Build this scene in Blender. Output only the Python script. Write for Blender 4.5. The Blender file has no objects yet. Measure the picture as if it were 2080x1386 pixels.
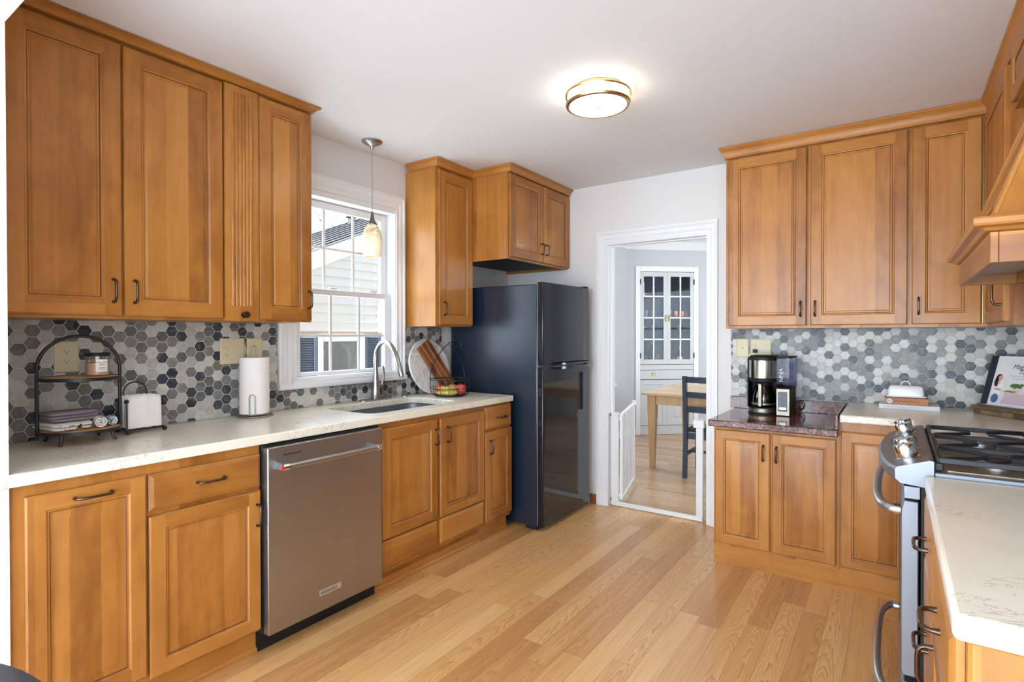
import bpy, bmesh, math, random
from mathutils import Vector, Matrix
random.seed(7)
sc = bpy.context.scene
C = sc.collection
PI = math.pi

# ------------------------------------------------------------------ camera
L, W, H = 3.8485, 3.49, 2.495            # far wall, right wall, ceiling height
cam_d = bpy.data.cameras.new('camera')
cam = bpy.data.objects.new('camera', cam_d)
C.objects.link(cam)
sc.camera = cam
yaw, pit, rol = [math.radians(a) for a in (34.882, -0.4667, -0.0822)]
F = Vector((-math.sin(yaw)*math.cos(pit), math.cos(yaw)*math.cos(pit), math.sin(pit)))
R0 = Vector((math.cos(yaw), math.sin(yaw), 0))
U0 = R0.cross(F)
R1 = R0*math.cos(rol) + U0*math.sin(rol)
U1 = -R0*math.sin(rol) + U0*math.cos(rol)
M = Matrix((( R1.x, U1.x, -F.x, 2.7793), (R1.y, U1.y, -F.y, -0.0746), (R1.z, U1.z, -F.z, 1.3286), (0, 0, 0, 1)))
cam.matrix_world = M
cam_d.sensor_fit = 'HORIZONTAL'
cam_d.sensor_width = 36
cam_d.lens = 1118.5/2080*36
cam_d.shift_y = -0.0016
cam_d.clip_start = 0.02

# ------------------------------------------------------------------ world, lights, exposure
w = bpy.data.worlds.new('sky')
sc.world = w
w.use_nodes = True
bg = w.node_tree.nodes['Background']
bg.inputs[0].default_value = (0.80, 0.90, 1.0, 1)
bg.inputs[1].default_value = 1.15
def area(name, loc, rot, sx, sy, power, col=(1, 1, 1)):
    d = bpy.data.lights.new(name, 'AREA')
    d.shape = 'RECTANGLE'; d.size = sx; d.size_y = sy
    d.energy = power; d.color = col
    o = bpy.data.objects.new(name, d)
    o.location = loc; o.rotation_euler = rot
    C.objects.link(o)
    return o
DAY = (0.74, 0.885, 1.0)
# daylight entering the windows of the adjoining room behind the camera, and of the dining room; the side lamp is added fill
area('window_daylight', (0.40, -5.22, 1.35), (PI/2, 0, 0), 2.0, 1.9, 160, DAY)
area('window_daylight', (3.10, -5.22, 1.35), (PI/2, 0, 0), 2.0, 1.9, 160, DAY)
area('window_daylight', (5.12, -1.6, 1.45), (PI/2, 0, PI/2), 1.9, 1.5, 34, DAY)  # added fill for the left cabinet fronts, set in an unseen side window
area('window_daylight', (-0.16, 5.72, 1.42), (PI/2, 0, -PI/2), 0.95, 1.3, 24, DAY)
area('window_daylight', (3.75, 5.9, 1.45), (PI/2, 0, PI/2), 1.9, 1.5, 60, DAY)
area('window_daylight', (-0.14, 2.14, 1.62), (PI/2, 0, -PI/2), 0.66, 0.96, 9, DAY)
sd = bpy.data.lights.new('bounce_sun', 'SUN'); sd.energy = 32; sd.angle = .009; sd.color = (.97, .98, 1)
so = bpy.data.objects.new('bounce_sun', sd); C.objects.link(so)
so.rotation_euler = Vector((-.02, .75, -.60)).to_track_quat('-Z', 'Y').to_euler()  # added sun, aimed through the rear windows so the carpet brightens the ceiling
vs = sc.view_settings
vs.view_transform = 'Standard'
try: vs.look = 'None'
except Exception: pass
vs.exposure = 0.36
vs.gamma = 1.0
vs.use_curve_mapping = False
sc.cycles.max_bounces = 10
sc.cycles.diffuse_bounces = 6
sc.cycles.glossy_bounces = 4
sc.cycles.transparent_max_bounces = 12
sc.cycles.sample_clamp_indirect = 8
sc.cycles.caustics_reflective = False
sc.cycles.caustics_refractive = False
sc.cycles.use_denoising = True

# ------------------------------------------------------------------ materials
def srgb(r, g, b):
    f = lambda c: (c/255/12.92) if c/255 <= .04045 else ((c/255+.055)/1.055)**2.4
    return (f(r), f(g), f(b), 1)
class NT:
    def __init__(s, name):
        s.m = bpy.data.materials.new(name); s.m.use_nodes = True
        s.t = s.m.node_tree; s.b = s.t.nodes['Principled BSDF']
    def n(s, typ, **kw):
        nd = s.t.nodes.new(typ)
        for k, v in kw.items(): setattr(nd, k, v)
        return nd
    def link(s, a, b): s.t.links.new(a, b)
    def inp(s, sock, v):
        if hasattr(v, 'is_output') or isinstance(v, bpy.types.NodeSocket): s.link(v, sock)
        else: sock.default_value = v
    def math(s, op, a, b=None, c=None):
        nd = s.n('ShaderNodeMath', operation=op)
        s.inp(nd.inputs[0], a)
        if b is not None: s.inp(nd.inputs[1], b)
        if c is not None: s.inp(nd.inputs[2], c)
        return nd.outputs[0]
    def mix(s, f, a, b, blend='MIX'):
        nd = s.n('ShaderNodeMix', data_type='RGBA', blend_type=blend)
        s.inp(nd.inputs[0], f); s.inp(nd.inputs[6], a); s.inp(nd.inputs[7], b)
        return nd.outputs[2]
    def coord(s, kind='Object'):
        return s.n('ShaderNodeTexCoord').outputs[kind]
    def mapping(s, v, scale=(1, 1, 1), loc=(0, 0, 0)):
        nd = s.n('ShaderNodeMapping')
        s.link(v, nd.inputs[0]); nd.inputs['Scale'].default_value = scale; nd.inputs['Location'].default_value = loc
        return nd.outputs[0]
    def noise(s, v, scale, detail=4, rough=.55, dist=0, dim='3D'):
        nd = s.n('ShaderNodeTexNoise', noise_dimensions=dim)
        if v is not None: s.link(v, nd.inputs['Vector'])
        nd.inputs['Scale'].default_value = scale; nd.inputs['Detail'].default_value = detail
        nd.inputs['Roughness'].default_value = rough; nd.inputs['Distortion'].default_value = dist
        return nd.outputs[0]
    def ramp(s, f, stops):
        nd = s.n('ShaderNodeValToRGB'); s.link(f, nd.inputs[0])
        e = nd.color_ramp.elements
        while len(e) < len(stops): e.new(.5)
        for el, (p, c) in zip(e, stops): el.position = p; el.color = c
        return nd.outputs[0]
    def white(s, *vals):
        nd = s.n('ShaderNodeTexWhiteNoise', noise_dimensions='3D')
        cx = s.n('ShaderNodeCombineXYZ')
        for i, v in enumerate(vals): s.inp(cx.inputs[i], v)
        s.link(cx.outputs[0], nd.inputs[0])
        return nd.outputs[0]
    def xyz(s, v):
        nd = s.n('ShaderNodeSeparateXYZ'); s.link(v, nd.inputs[0]); return nd.outputs
    def comb(s, a, b, c):
        nd = s.n('ShaderNodeCombineXYZ')
        for i, v in enumerate((a, b, c)): s.inp(nd.inputs[i], v)
        return nd.outputs[0]
    def bump(s, h, strength=.2, dist=.01):
        nd = s.n('ShaderNodeBump'); s.link(h, nd.inputs['Height'])
        nd.inputs['Strength'].default_value = strength; nd.inputs['Distance'].default_value = dist
        s.link(nd.outputs[0], s.b.inputs['Normal'])
    def set(s, **kw):
        for k, v in kw.items():
            s.inp(s.b.inputs[k.replace('_', ' ')], v)
        return s.m
def plain(name, col, rough=.5, metal=0, var=0.06, vs_=30, **kw):
    """a simple material with a faint procedural mottling"""
    t = NT(name)
    f = t.noise(t.coord(), vs_, 3)
    a = tuple(max(0, c*(1-var)) for c in col[:3])+(1,); b = tuple(min(1, c*(1+var)) for c in col[:3])+(1,)
    t.set(Base_Color=t.mix(f, a, b), Roughness=rough, Metallic=metal, **kw)
    return t.m
def emis(name, col, strength, base=(.9, .9, .9, 1)):
    t = NT(name); t.set(Base_Color=base, Emission_Color=col, Emission_Strength=strength, Roughness=.4)
    return t.m
def wood(name, light, mid, dark, axis='z', board=.085, rough=.34, grain=1.0, boardvar=.5):
    t = NT(name)
    co = t.coord(); x, y, z = t.xyz(co)[0:3]
    rnd = t.n('ShaderNodeObjectInfo').outputs['Random']
    off = t.math('MULTIPLY', rnd, 37.0)
    if axis == 'z':
        u = t.math('ADD', x, y); v = z
    elif axis == 'h':
        u = z; v = t.math('ADD', x, y)
    elif axis == 'y':
        u = x; v = y
    else:
        u = y; v = x
    vec = t.comb(t.math('ADD', t.math('MULTIPLY', u, 14.0), off), t.math('MULTIPLY', v, 1.1), off)
    n1 = t.noise(vec, 1.6, 5, .6, .6)
    n2 = t.noise(t.comb(t.math('ADD', t.math('MULTIPLY', u, 130.0), off), t.math('MULTIPLY', v, 5.0), off), 1.0, 3, .6)
    wob = t.math('MULTIPLY', t.noise(t.comb(t.math('MULTIPLY', v, .8), off, 0.0), 1.0, 1), .012)
    bid = t.math('FLOOR', t.math('DIVIDE', t.math('ADD', t.math('ADD', u, wob), rnd), board))
    bt = t.white(bid, off, 1.0)
    blot = t.noise(t.comb(t.math('ADD', t.math('MULTIPLY', u, 5.0), off), t.math('MULTIPLY', v, 3.0), off), 1.2, 3, .6, .8)
    f = t.math('ADD', t.math('MULTIPLY', n1, .45), t.math('ADD', t.math('MULTIPLY', bt, boardvar*.6), t.math('MULTIPLY', blot, .45)))
    f = t.math('SUBTRACT', f, .22)
    col = t.ramp(f, [(0.12, dark), (.42, mid), (.78, light)])
    col = t.mix(t.math('MULTIPLY', t.math('SUBTRACT', 1.0, n2), .28*grain), col, dark, 'MIX')
    t.set(Base_Color=col, Roughness=rough, Coat_Weight=.12, Coat_Roughness=.2, Specular_IOR_Level=.35)
    t.bump(n2, .04, .002)
    return t.m
HL, HM, HD = srgb(208, 148, 78), srgb(182, 121, 54), srgb(132, 78, 32)
maple_v = wood('honey_maple_vertical', HL, HM, HD, 'z')
maple_h = wood('honey_maple_horizontal', HL, HM, HD, 'h', board=.3)
maple_line = plain('glaze_line', srgb(108, 58, 24), .5)
oak_light = wood('pale_table_wood', srgb(222, 190, 150), srgb(205, 170, 128), srgb(178, 142, 100), 'z', .1, .45)
oak_light_h = wood('pale_table_top', srgb(222, 190, 160), srgb(205, 172, 140), srgb(178, 146, 112), 'x', .1, .4)
walnut = wood('acacia_board', srgb(176, 112, 70), srgb(140, 80, 46), srgb(92, 48, 26), 'z', .05, .45, 1, 1)
tray_wood = wood('tray_wood', srgb(232, 190, 136), srgb(216, 168, 110), srgb(186, 136, 82), 'x', .04, .5)
old_wood = wood('weathered_wood', srgb(150, 126, 96), srgb(112, 92, 68), srgb(70, 58, 44), 'x', .04, .6, 1, .8)

def floor_mat(name, along, pw, c_l, c_m, c_d, plen=1.15, off0=0.0, rough=.28):
    t = NT(name); x, y, z = t.xyz(t.coord())[0:3]
    a, b = (x, y) if along == 'y' else (y, x)      # a across the planks, b along them
    row = t.math('FLOOR', t.math('DIVIDE', t.math('ADD', a, off0), pw))
    ro = t.math('MULTIPLY', t.white(row, 3.0, 1.0), plen*2.3)
    bb = t.math('ADD', b, ro)
    ln = t.math('FLOOR', t.math('DIVIDE', bb, plen))
    tone = t.white(row, ln, 5.0); tone2 = t.white(row, ln, 9.0)
    sh = t.math('MULTIPLY', tone2, 41.0)
    fa = t.math('FRACT', t.math('DIVIDE', t.math('ADD', a, off0), pw)); fb = t.math('FRACT', t.math('DIVIDE', bb, plen))
    # cathedral figure: rings of a long thin cone, different in every plank
    ax = t.math('SUBTRACT', fa, t.math('ADD', .2, t.math('MULTIPLY', tone2, .6)))
    warp = t.noise(t.comb(t.math('MULTIPLY', fa, 1.3), t.math('MULTIPLY', bb, 2.2), sh), 1.0, 3, .55)
    wv = t.math('ADD', t.math('MULTIPLY', t.math('MULTIPLY', ax, ax), 16.0), t.math('MULTIPLY', warp, 7.0))
    wv = t.math('ADD', wv, t.math('MULTIPLY', bb, 9.0))
    ring = t.math('FRACT', wv)
    ring = t.math('POWER', ring, 3.0)
    grain = t.noise(t.comb(t.math('MULTIPLY', fa, 30.0), t.math('MULTIPLY', bb, 4.0), sh), 1.0, 4, .65)
    big = t.noise(t.comb(t.math('MULTIPLY', fa, 3.0), t.math('MULTIPLY', bb, 1.5), sh), 1.0, 3, .5)
    f = t.math('ADD', t.math('MULTIPLY', tone, .50), t.math('MULTIPLY', big, .40))
    col = t.ramp(f, [(0.02, c_d), (.42, c_m), (.85, c_l)])
    fig = t.math('GREATER_THAN', t.white(row, ln, 21.0), .35)
    brk = t.math('GREATER_THAN', grain, .40)
    col = t.mix(t.math('MULTIPLY', t.math('MULTIPLY', ring, .75), t.math('MULTIPLY', fig, brk)), col, c_d)
    col = t.mix(t.math('MULTIPLY', t.math('GREATER_THAN', grain, .55), .30), col, c_d)
    edge = t.math('MINIMUM', t.math('MULTIPLY', t.math('MINIMUM', fa, t.math('SUBTRACT', 1.0, fa)), pw), t.math('MULTIPLY', t.math('MINIMUM', fb, t.math('SUBTRACT', 1.0, fb)), plen))
    gap = t.math('LESS_THAN', edge, .0009)
    col = t.mix(t.math('MULTIPLY', gap, .6), col, srgb(90, 58, 32))
    t.set(Base_Color=col, Roughness=t.math('ADD', rough, t.math('MULTIPLY', grain, .12)), Coat_Weight=.25, Coat_Roughness=.15)
    t.bump(t.math('SUBTRACT', 1.0, gap), .15, .001)
    return t.m
m_floor = floor_mat('oak_strip_floor', 'y', .0975, srgb(240, 198, 138), srgb(226, 176, 114), srgb(180, 122, 68), 1.25, .018)
m_floor2 = floor_mat('dining_strip_floor', 'x', .058, srgb(214, 178, 140), srgb(190, 152, 114), srgb(140, 104, 74), 1.6, 0)

def hex_mat():
    t = NT('hexagon_mosaic_tile'); x, y, z = t.xyz(t.coord('Object'))[0:3]
    h = .0487; cx = h*math.sqrt(3)/2
    u = t.math('ADD', t.math('ADD', x, y), 10.0); v = t.math('ADD', z, 10.0)
    def lat(ou, ov):
        a = t.math('SUBTRACT', t.math('MODULO', t.math('ADD', u, ou), 2*cx), cx)
        b = t.math('SUBTRACT', t.math('MODULO', t.math('ADD', v, ov), h), h/2)
        return a, b, t.math('ADD', t.math('MULTIPLY', a, a), t.math('MULTIPLY', b, b))
    a1, b1, d1 = lat(0, 0); a2, b2, d2 = lat(cx, h/2)
    k = t.math('LESS_THAN', d1, d2)
    def sel(p, q): return t.math('ADD', t.math('MULTIPLY', k, p), t.math('MULTIPLY', t.math('SUBTRACT', 1.0, k), q))
    a, b = sel(a1, a2), sel(b1, b2)
    iu = t.math('ROUND', t.math('DIVIDE', t.math('SUBTRACT', u, a), cx)); iv = t.math('ROUND', t.math('DIVIDE', t.math('SUBTRACT', v, b), h/2))
    r = t.white(iu, iv, 2.0); r2 = t.white(iu, iv, 8.0)
    ed = t.math('MAXIMUM', t.math('ABSOLUTE', b), t.math('ADD', t.math('MULTIPLY', t.math('ABSOLUTE', a), .866), t.math('MULTIPLY', t.math('ABSOLUTE', b), .5)))
    ed = t.math('SUBTRACT', h/2, ed)              # distance to the cell edge
    tile = t.math('GREATER_THAN', ed, .0013)
    base = t.n('ShaderNodeValToRGB'); base.color_ramp.interpolation = 'CONSTANT'; t.link(r, base.inputs[0])
    cols = [(0, srgb(206, 204, 196)), (.24, srgb(186, 185, 180)), (.40, srgb(132, 133, 131)), (.54, srgb(106, 109, 110)), (.68, srgb(120, 119, 113)), (.78, srgb(62, 69, 77)), (.90, srgb(46, 51, 59))]
    e = base.color_ramp.elements
    while len(e) < len(cols): e.new(.5)
    for el, (p_, c_) in zip(e, cols): el.position = p_; el.color = c_
    sh = t.math('MULTIPLY', r2, 50.0)
    mot = t.noise(t.comb(t.math('MULTIPLY', u, 60.0), t.math('MULTIPLY', v, 60.0), sh), 1.0, 4, .65, 1.2)
    c1 = t.mix(t.math('MULTIPLY', t.math('SUBTRACT', mot, .35), .9), base.outputs[0], srgb(92, 92, 90), 'MIX')
    mot2 = t.noise(t.comb(t.math('MULTIPLY', u, 30.0), t.math('MULTIPLY', v, 30.0), sh), 1.0, 3, .6, .5)
    c1 = t.mix(t.math('MULTIPLY', t.math('GREATER_THAN', mot2, .55), .08), c1, srgb(225, 223, 215))
    col = t.mix(tile, srgb(206, 203, 190), c1)
    t.set(Base_Color=col, Roughness=t.mix(tile, (.8, .8, .8, 1), (.3, .3, .3, 1)), Specular_IOR_Level=.3)
    sm = t.n('ShaderNodeMapRange', interpolation_type='SMOOTHSTEP'); t.link(ed, sm.inputs[0]); sm.inputs[1].default_value = .0005; sm.inputs[2].default_value = .004
    t.bump(sm.outputs[0], .5, .002)
    return t.m
m_hex = hex_mat()

def quartz():
    t = NT('cream_quartz'); co = t.coord()
    n = t.noise(t.mapping(co, (1, 2.2, 1)), 7, 6, .6, 1.8)
    band = t.math('ABSOLUTE', t.math('SUBTRACT', n, .5))
    vein = t.math('LESS_THAN', band, .008)
    m2 = t.noise(co, 3.0, 3)
    vein = t.math('MULTIPLY', vein, t.math('GREATER_THAN', m2, .5))
    col = t.mix(t.noise(co, 16, 4), srgb(242, 235, 218), srgb(230, 223, 205))
    col = t.mix(t.math('MULTIPLY', vein, .5), col, srgb(126, 116, 104))
    t.set(Base_Color=col, Roughness=.22, Specular_IOR_Level=.4)
    return t.m
m_quartz = quartz()
def granite():
    t = NT('red_brown_granite'); co = t.coord()
    v = t.n('ShaderNodeTexVoronoi'); t.link(co, v.inputs[0]); v.inputs['Scale'].default_value = 130
    s = t.xyz(v.outputs['Color'])[0]
    col = t.ramp(t.math('ADD', t.math('MULTIPLY', s, .7), t.math('MULTIPLY', t.noise(co, 40, 4), .4)), [(.15, srgb(40, 22, 20)), (.45, srgb(88, 48, 40)), (.7, srgb(116, 72, 60)), (.95, srgb(160, 120, 104))])
    t.set(Base_Color=col, Roughness=.1)
    return t.m
m_granite = granite()
def steel(name, col, rough=.28, axis='h'):
    t = NT(name); x, y, z = t.xyz(t.coord())[0:3]
    a = t.math('ADD', x, y)
    vec = t.comb(t.math('MULTIPLY', a, 4.0 if axis == 'h' else 300.0), t.math('MULTIPLY', z, 300.0 if axis == 'h' else 4.0), 0.0)
    n = t.noise(vec, 1.0, 3, .6)
    big = t.noise(t.comb(t.math('MULTIPLY', a, 8.0), t.math('MULTIPLY', z, 1.0), 2.0), 1.0, 2)
    t.set(Base_Color=t.mix(t.math('ADD', t.math('MULTIPLY', n, .5), t.math('MULTIPLY', big, .4)), tuple(c*.86 for c in col[:3])+(1,), col), Metallic=1.0, Roughness=t.math('ADD', rough-.06, t.math('MULTIPLY', n, .14)))
    return t.m
m_steel = steel('brushed_stainless_steel', srgb(186, 186, 186), .38, 'v')
m_steeld = steel('warm_dark_steel', srgb(146, 136, 122), .42, 'v')
m_steel2 = steel('grey_stainless_steel', srgb(146, 150, 158), .46, 'v')
m_chrome = plain('polished_chrome', srgb(225, 225, 225), .12, 1.0, .02)
m_nickel = plain('brushed_nickel', srgb(168, 166, 163), .3, 1.0, .04)
m_brass = plain('aged_brass', srgb(176, 154, 108), .3, 1.0)
m_goldrim = plain('champagne_metal', srgb(205, 180, 130), .28, 1.0, .03)
m_bronze = plain('dark_bronze', srgb(96, 76, 64), .22, .9, .2, 60)
m_wall = plain('wall_paint', srgb(222, 219, 216), .7, 0, .012, 3)
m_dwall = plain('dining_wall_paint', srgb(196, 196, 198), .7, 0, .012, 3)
m_ceil = plain('ceiling_paint', srgb(231, 232, 233), .85, 0, .008, 2)
m_white = plain('white_trim_paint', srgb(232, 232, 232), .35, 0, .01)
m_vinyl = plain('white_vinyl', srgb(226, 226, 228), .3, 0, .01)
m_cab_grey = plain('grey_cabinet_paint', srgb(200, 200, 198), .5, 0, .02)
m_cab_in = plain('blue_grey_interior', srgb(84, 92, 106), .6, 0, .05)
m_blackg = plain('gloss_black', srgb(22, 24, 30), .07, 0, .1, 30, Coat_Weight=.2, Coat_Roughness=.04)
m_blacks = plain('satin_black_metal', srgb(26, 27, 30), .38, 0, .15)
m_blackm = plain('matt_black', srgb(14, 14, 15), .6, 0, .15)
def blacktex():
    t = NT('textured_black_steel'); n = t.noise(t.coord(), 420, 2, .5)
    t.set(Base_Color=srgb(21, 35, 52), Roughness=.3, Specular_IOR_Level=.6, Coat_Weight=.22, Coat_Roughness=.24); t.bump(n, .12, .001)
    return t.m
m_blackt = blacktex()
m_iron = plain('cast_iron', srgb(34, 35, 40), .5, .1, .25, 80)
m_navy = plain('navy_paint', srgb(30, 42, 58), .4, 0, .1)
m_ivory = plain('ivory_plastic', srgb(214, 202, 164), .4, 0, .02)
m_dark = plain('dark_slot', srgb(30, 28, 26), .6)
m_paper = plain('white_paper', srgb(240, 234, 228), .9, 0, .02, 60)
m_cloth_w = plain('white_cotton', srgb(232, 228, 222), .95, 0, .05, 60)
m_cloth_g = plain('mauve_grey_cotton', srgb(140, 128, 136), .95, 0, .12, 90)
m_ceramic = plain('white_ceramic', srgb(232, 234, 234), .15, 0, .01)
m_red = plain('red_enamel', srgb(178, 34, 40), .3)
m_wax = plain('pale_wax', srgb(222, 196, 176), .5, 0, .08)
m_conc = plain('brown_baseboard', srgb(140, 84, 52), .4)
def glass(name, col=(1, 1, 1, 1), refl=.06, tint=1.0):
    t = NT(name); t.t.nodes.remove(t.b)
    tr = t.n('ShaderNodeBsdfTransparent'); tr.inputs[0].default_value = col
    gl = t.n('ShaderNodeBsdfGlossy'); gl.inputs['Roughness'].default_value = .03
    mx = t.n('ShaderNodeMixShader')
    fr = t.n('ShaderNodeLayerWeight'); fr.inputs[0].default_value = .25
    f = t.math('ADD', t.math('MULTIPLY', fr.outputs['Facing'], refl*3), refl*.5)
    t.link(f, mx.inputs[0]); t.link(tr.outputs[0], mx.inputs[1]); t.link(gl.outputs[0], mx.inputs[2])
    t.link(mx.outputs[0], t.t.nodes['Material Output'].inputs[0])
    return t.m
m_glass = glass('window_glass')
m_glass_c = glass('clear_glassware', (.82, .86, .88, 1), .14)
m_glass_d = glass('smoky_carafe_glass', (.35, .36, .36, 1), .2)
m_res = glass('grey_reservoir_plastic', (.66, .66, .76, 1), .03)
m_amber = glass('candle_glass', (.97, .92, .88, 1), .1)
m_cabglass = glass('cabinet_glass', (.93, .95, .97, 1), .022)

# ------------------------------------------------------------------ mesh helpers
OFF = {}
class MB:
    def __init__(s): s.v = []; s.f = []; s.mi = []
    def add(s, vs, fs, mi=0):
        k = len(s.v); s.v += [tuple(p) for p in vs]
        for f in fs: s.f.append([i+k for i in f]); s.mi.append(mi)
        return s
    def box(s, x0, x1, y0, y1, z0, z1, mi=0):
        vs = [(x, y, z) for x in (x0, x1) for y in (y0, y1) for z in (z0, z1)]
        return s.add(vs, [(0, 1, 3, 2), (4, 6, 7, 5), (0, 4, 5, 1), (2, 3, 7, 6), (0, 2, 6, 4), (1, 5, 7, 3)], mi)
    def rings(s, rs, cap0=True, cap1=True, closed=False, mi=0):
        n = len(rs[0]); vs = [p for r in rs for p in r]; fs = []
        m = len(rs)
        for i in range(m if closed else m-1):
            j = (i+1) % m
            for k in range(n):
                fs.append((i*n+k, i*n+(k+1) % n, j*n+(k+1) % n, j*n+k))
        if not closed:
            if cap0: fs.append(tuple(range(n))[::-1])
            if cap1: fs.append(tuple(range((m-1)*n, m*n)))
        return s.add(vs, fs, mi)
    def prism(s, pts, a, b, axis='y', mi=0):
        def mp(p, c):
            return {'x': (c, p[0], p[1]), 'y': (p[0], c, p[1]), 'z': (p[0], p[1], c)}[axis]
        return s.rings([[mp(p, a) for p in pts], [mp(p, b) for p in pts]], mi=mi)
    def tube(s, pts, r, seg=8, closed=False, mi=0, flat=None):
        P = [Vector(p) for p in pts]; n = len(P); rs = r if isinstance(r, (list, tuple)) else [r]*n
        rings = []; prev = None
        for i in range(n):
            if closed: t = (P[(i+1) % n]-P[i-1])
            elif i == 0: t = P[1]-P[0]
            elif i == n-1: t = P[-1]-P[-2]
            else: t = (P[i+1]-P[i]).normalized()+(P[i]-P[i-1]).normalized()
            t.normalize()
            if prev is None:
                a = Vector((0, 0, 1)) if abs(t.z) < .9 else Vector((1, 0, 0))
                nrm = (a-t*a.dot(t)).normalized()
            else:
                nrm = (prev-t*prev.dot(t)).normalized()
            prev = nrm; bn = t.cross(nrm)
            fl = flat if flat else 1
            rings.append([tuple(P[i]+rs[i]*(math.cos(q)*nrm*fl+math.sin(q)*bn)) for q in [2*PI*k/seg for k in range(seg)]])
        return s.rings(rings, closed=closed, mi=mi)
    def lathe(s, prof, c=(0, 0, 0), seg=24, mi=0, axis='z', closed=False, cap=True):
        rings = []
        for r, h in prof:
            r = max(r, 1e-4); ring = []
            for k in range(seg):
                a = 2*PI*k/seg; p = (r*math.cos(a), r*math.sin(a), h)
                if axis == 'x': p = (p[2], p[0], p[1])
                if axis == 'y': p = (p[1], p[2], p[0])
                ring.append((c[0]+p[0], c[1]+p[1], c[2]+p[2]))
            rings.append(ring)
        return s.rings(rings, cap0=cap, cap1=cap, closed=closed, mi=mi)
    def xf(s, fn, start=0):
        for i in range(start, len(s.v)): s.v[i] = tuple(fn(*s.v[i]))
        return s
    def build(s, name, mats, parent=None, bevel=0, smooth=True, local=False, seg=2, angle=38):
        me = bpy.data.meshes.new(name)
        off = OFF.get(parent.name, Vector()) if parent is not None else Vector()
        if local: off = Vector()
        me.from_pydata([tuple(Vector(p)-off) for p in s.v], [], s.f)
        if not isinstance(mats, (list, tuple)): mats = [mats]
        for m in mats: me.materials.append(m)
        for p, i in zip(me.polygons, s.mi): p.material_index = i
        bm = bmesh.new(); bm.from_mesh(me)
        bmesh.ops.recalc_face_normals(bm, faces=bm.faces)
        bm.to_mesh(me); bm.free()
        if smooth:
            for p in me.polygons: p.use_smooth = True
            me.set_sharp_from_angle(angle=math.radians(angle))
        o = bpy.data.objects.new(name, me); C.objects.link(o)
        if parent is not None:
            o.parent = parent
            OFF[o.name] = off if not local else Vector()
        if bevel:
            md = o.modifiers.new('bevel', 'BEVEL'); md.width = bevel; md.segments = seg; md.limit_method = 'ANGLE'; md.angle_limit = .6
        return o
def thing(name, label, cat, loc=(0, 0, 0), group=None, rotz=0):
    o = bpy.data.objects.new(name, None); C.objects.link(o); o.location = loc; o.rotation_euler = (0, 0, rotz)
    o.empty_display_size = .05
    o['label'] = label; o['category'] = cat
    if group: o['group'] = group
    OFF[o.name] = Vector(loc)
    return o
def tag(o, label, cat, group=None):
    o['label'] = label; o['category'] = cat
    if group: o['group'] = group
    return o
def struct(o): o['kind'] = 'structure'; return o
def dup(root, loc, label, group=None, rotz=None, scale=None):
    r = root.copy(); C.objects.link(r); r.location = loc
    if rotz is not None: r.rotation_euler = (0, 0, rotz)
    if scale: r.scale = scale
    r['label'] = label
    if group: r['group'] = group
    for ch in list(root.children):
        c = ch.copy(); C.objects.link(c); c.parent = r
        for g in ch.children:
            d = g.copy(); C.objects.link(d); d.parent = c
    return r
def text_mb(mb, s, size, mapper, mi=0, align='LEFT', depth=0):
    """lettering as flat mesh, placed by mapper(u, v) -> xyz"""
    cu = bpy.data.curves.new('t', 'FONT'); cu.body = s; cu.size = size; cu.align_x = align; cu.resolution_u = 3
    o = bpy.data.objects.new('t', cu); C.objects.link(o)
    dg = bpy.context.evaluated_depsgraph_get(); me = bpy.data.meshes.new_from_object(o.evaluated_get(dg))
    mb.add([mapper(v.co.x, v.co.y) for v in me.vertices], [tuple(p.vertices) for p in me.polygons], mi)
    bpy.data.objects.remove(o); bpy.data.curves.remove(cu); bpy.data.meshes.remove(me)
def cr(pts, n=6, closed=False):
    """Catmull-Rom curve through points"""
    P = [Vector(p) for p in pts]; out = []; m = len(P)
    for i in range(m if closed else m-1):
        p0 = P[(i-1) % m] if (closed or i > 0) else P[0]; p1 = P[i]; p2 = P[(i+1) % m]; p3 = P[(i+2) % m] if (closed or i+2 < m) else P[-1]
        for k in range(n):
            t = k/n
            out.append(.5*((2*p1)+(-p0+p2)*t+(2*p0-5*p1+4*p2-p3)*t*t+(-p0+3*p1-3*p2+p3)*t**3))
    if not closed: out.append(P[-1])
    return [tuple(p) for p in out]
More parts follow.
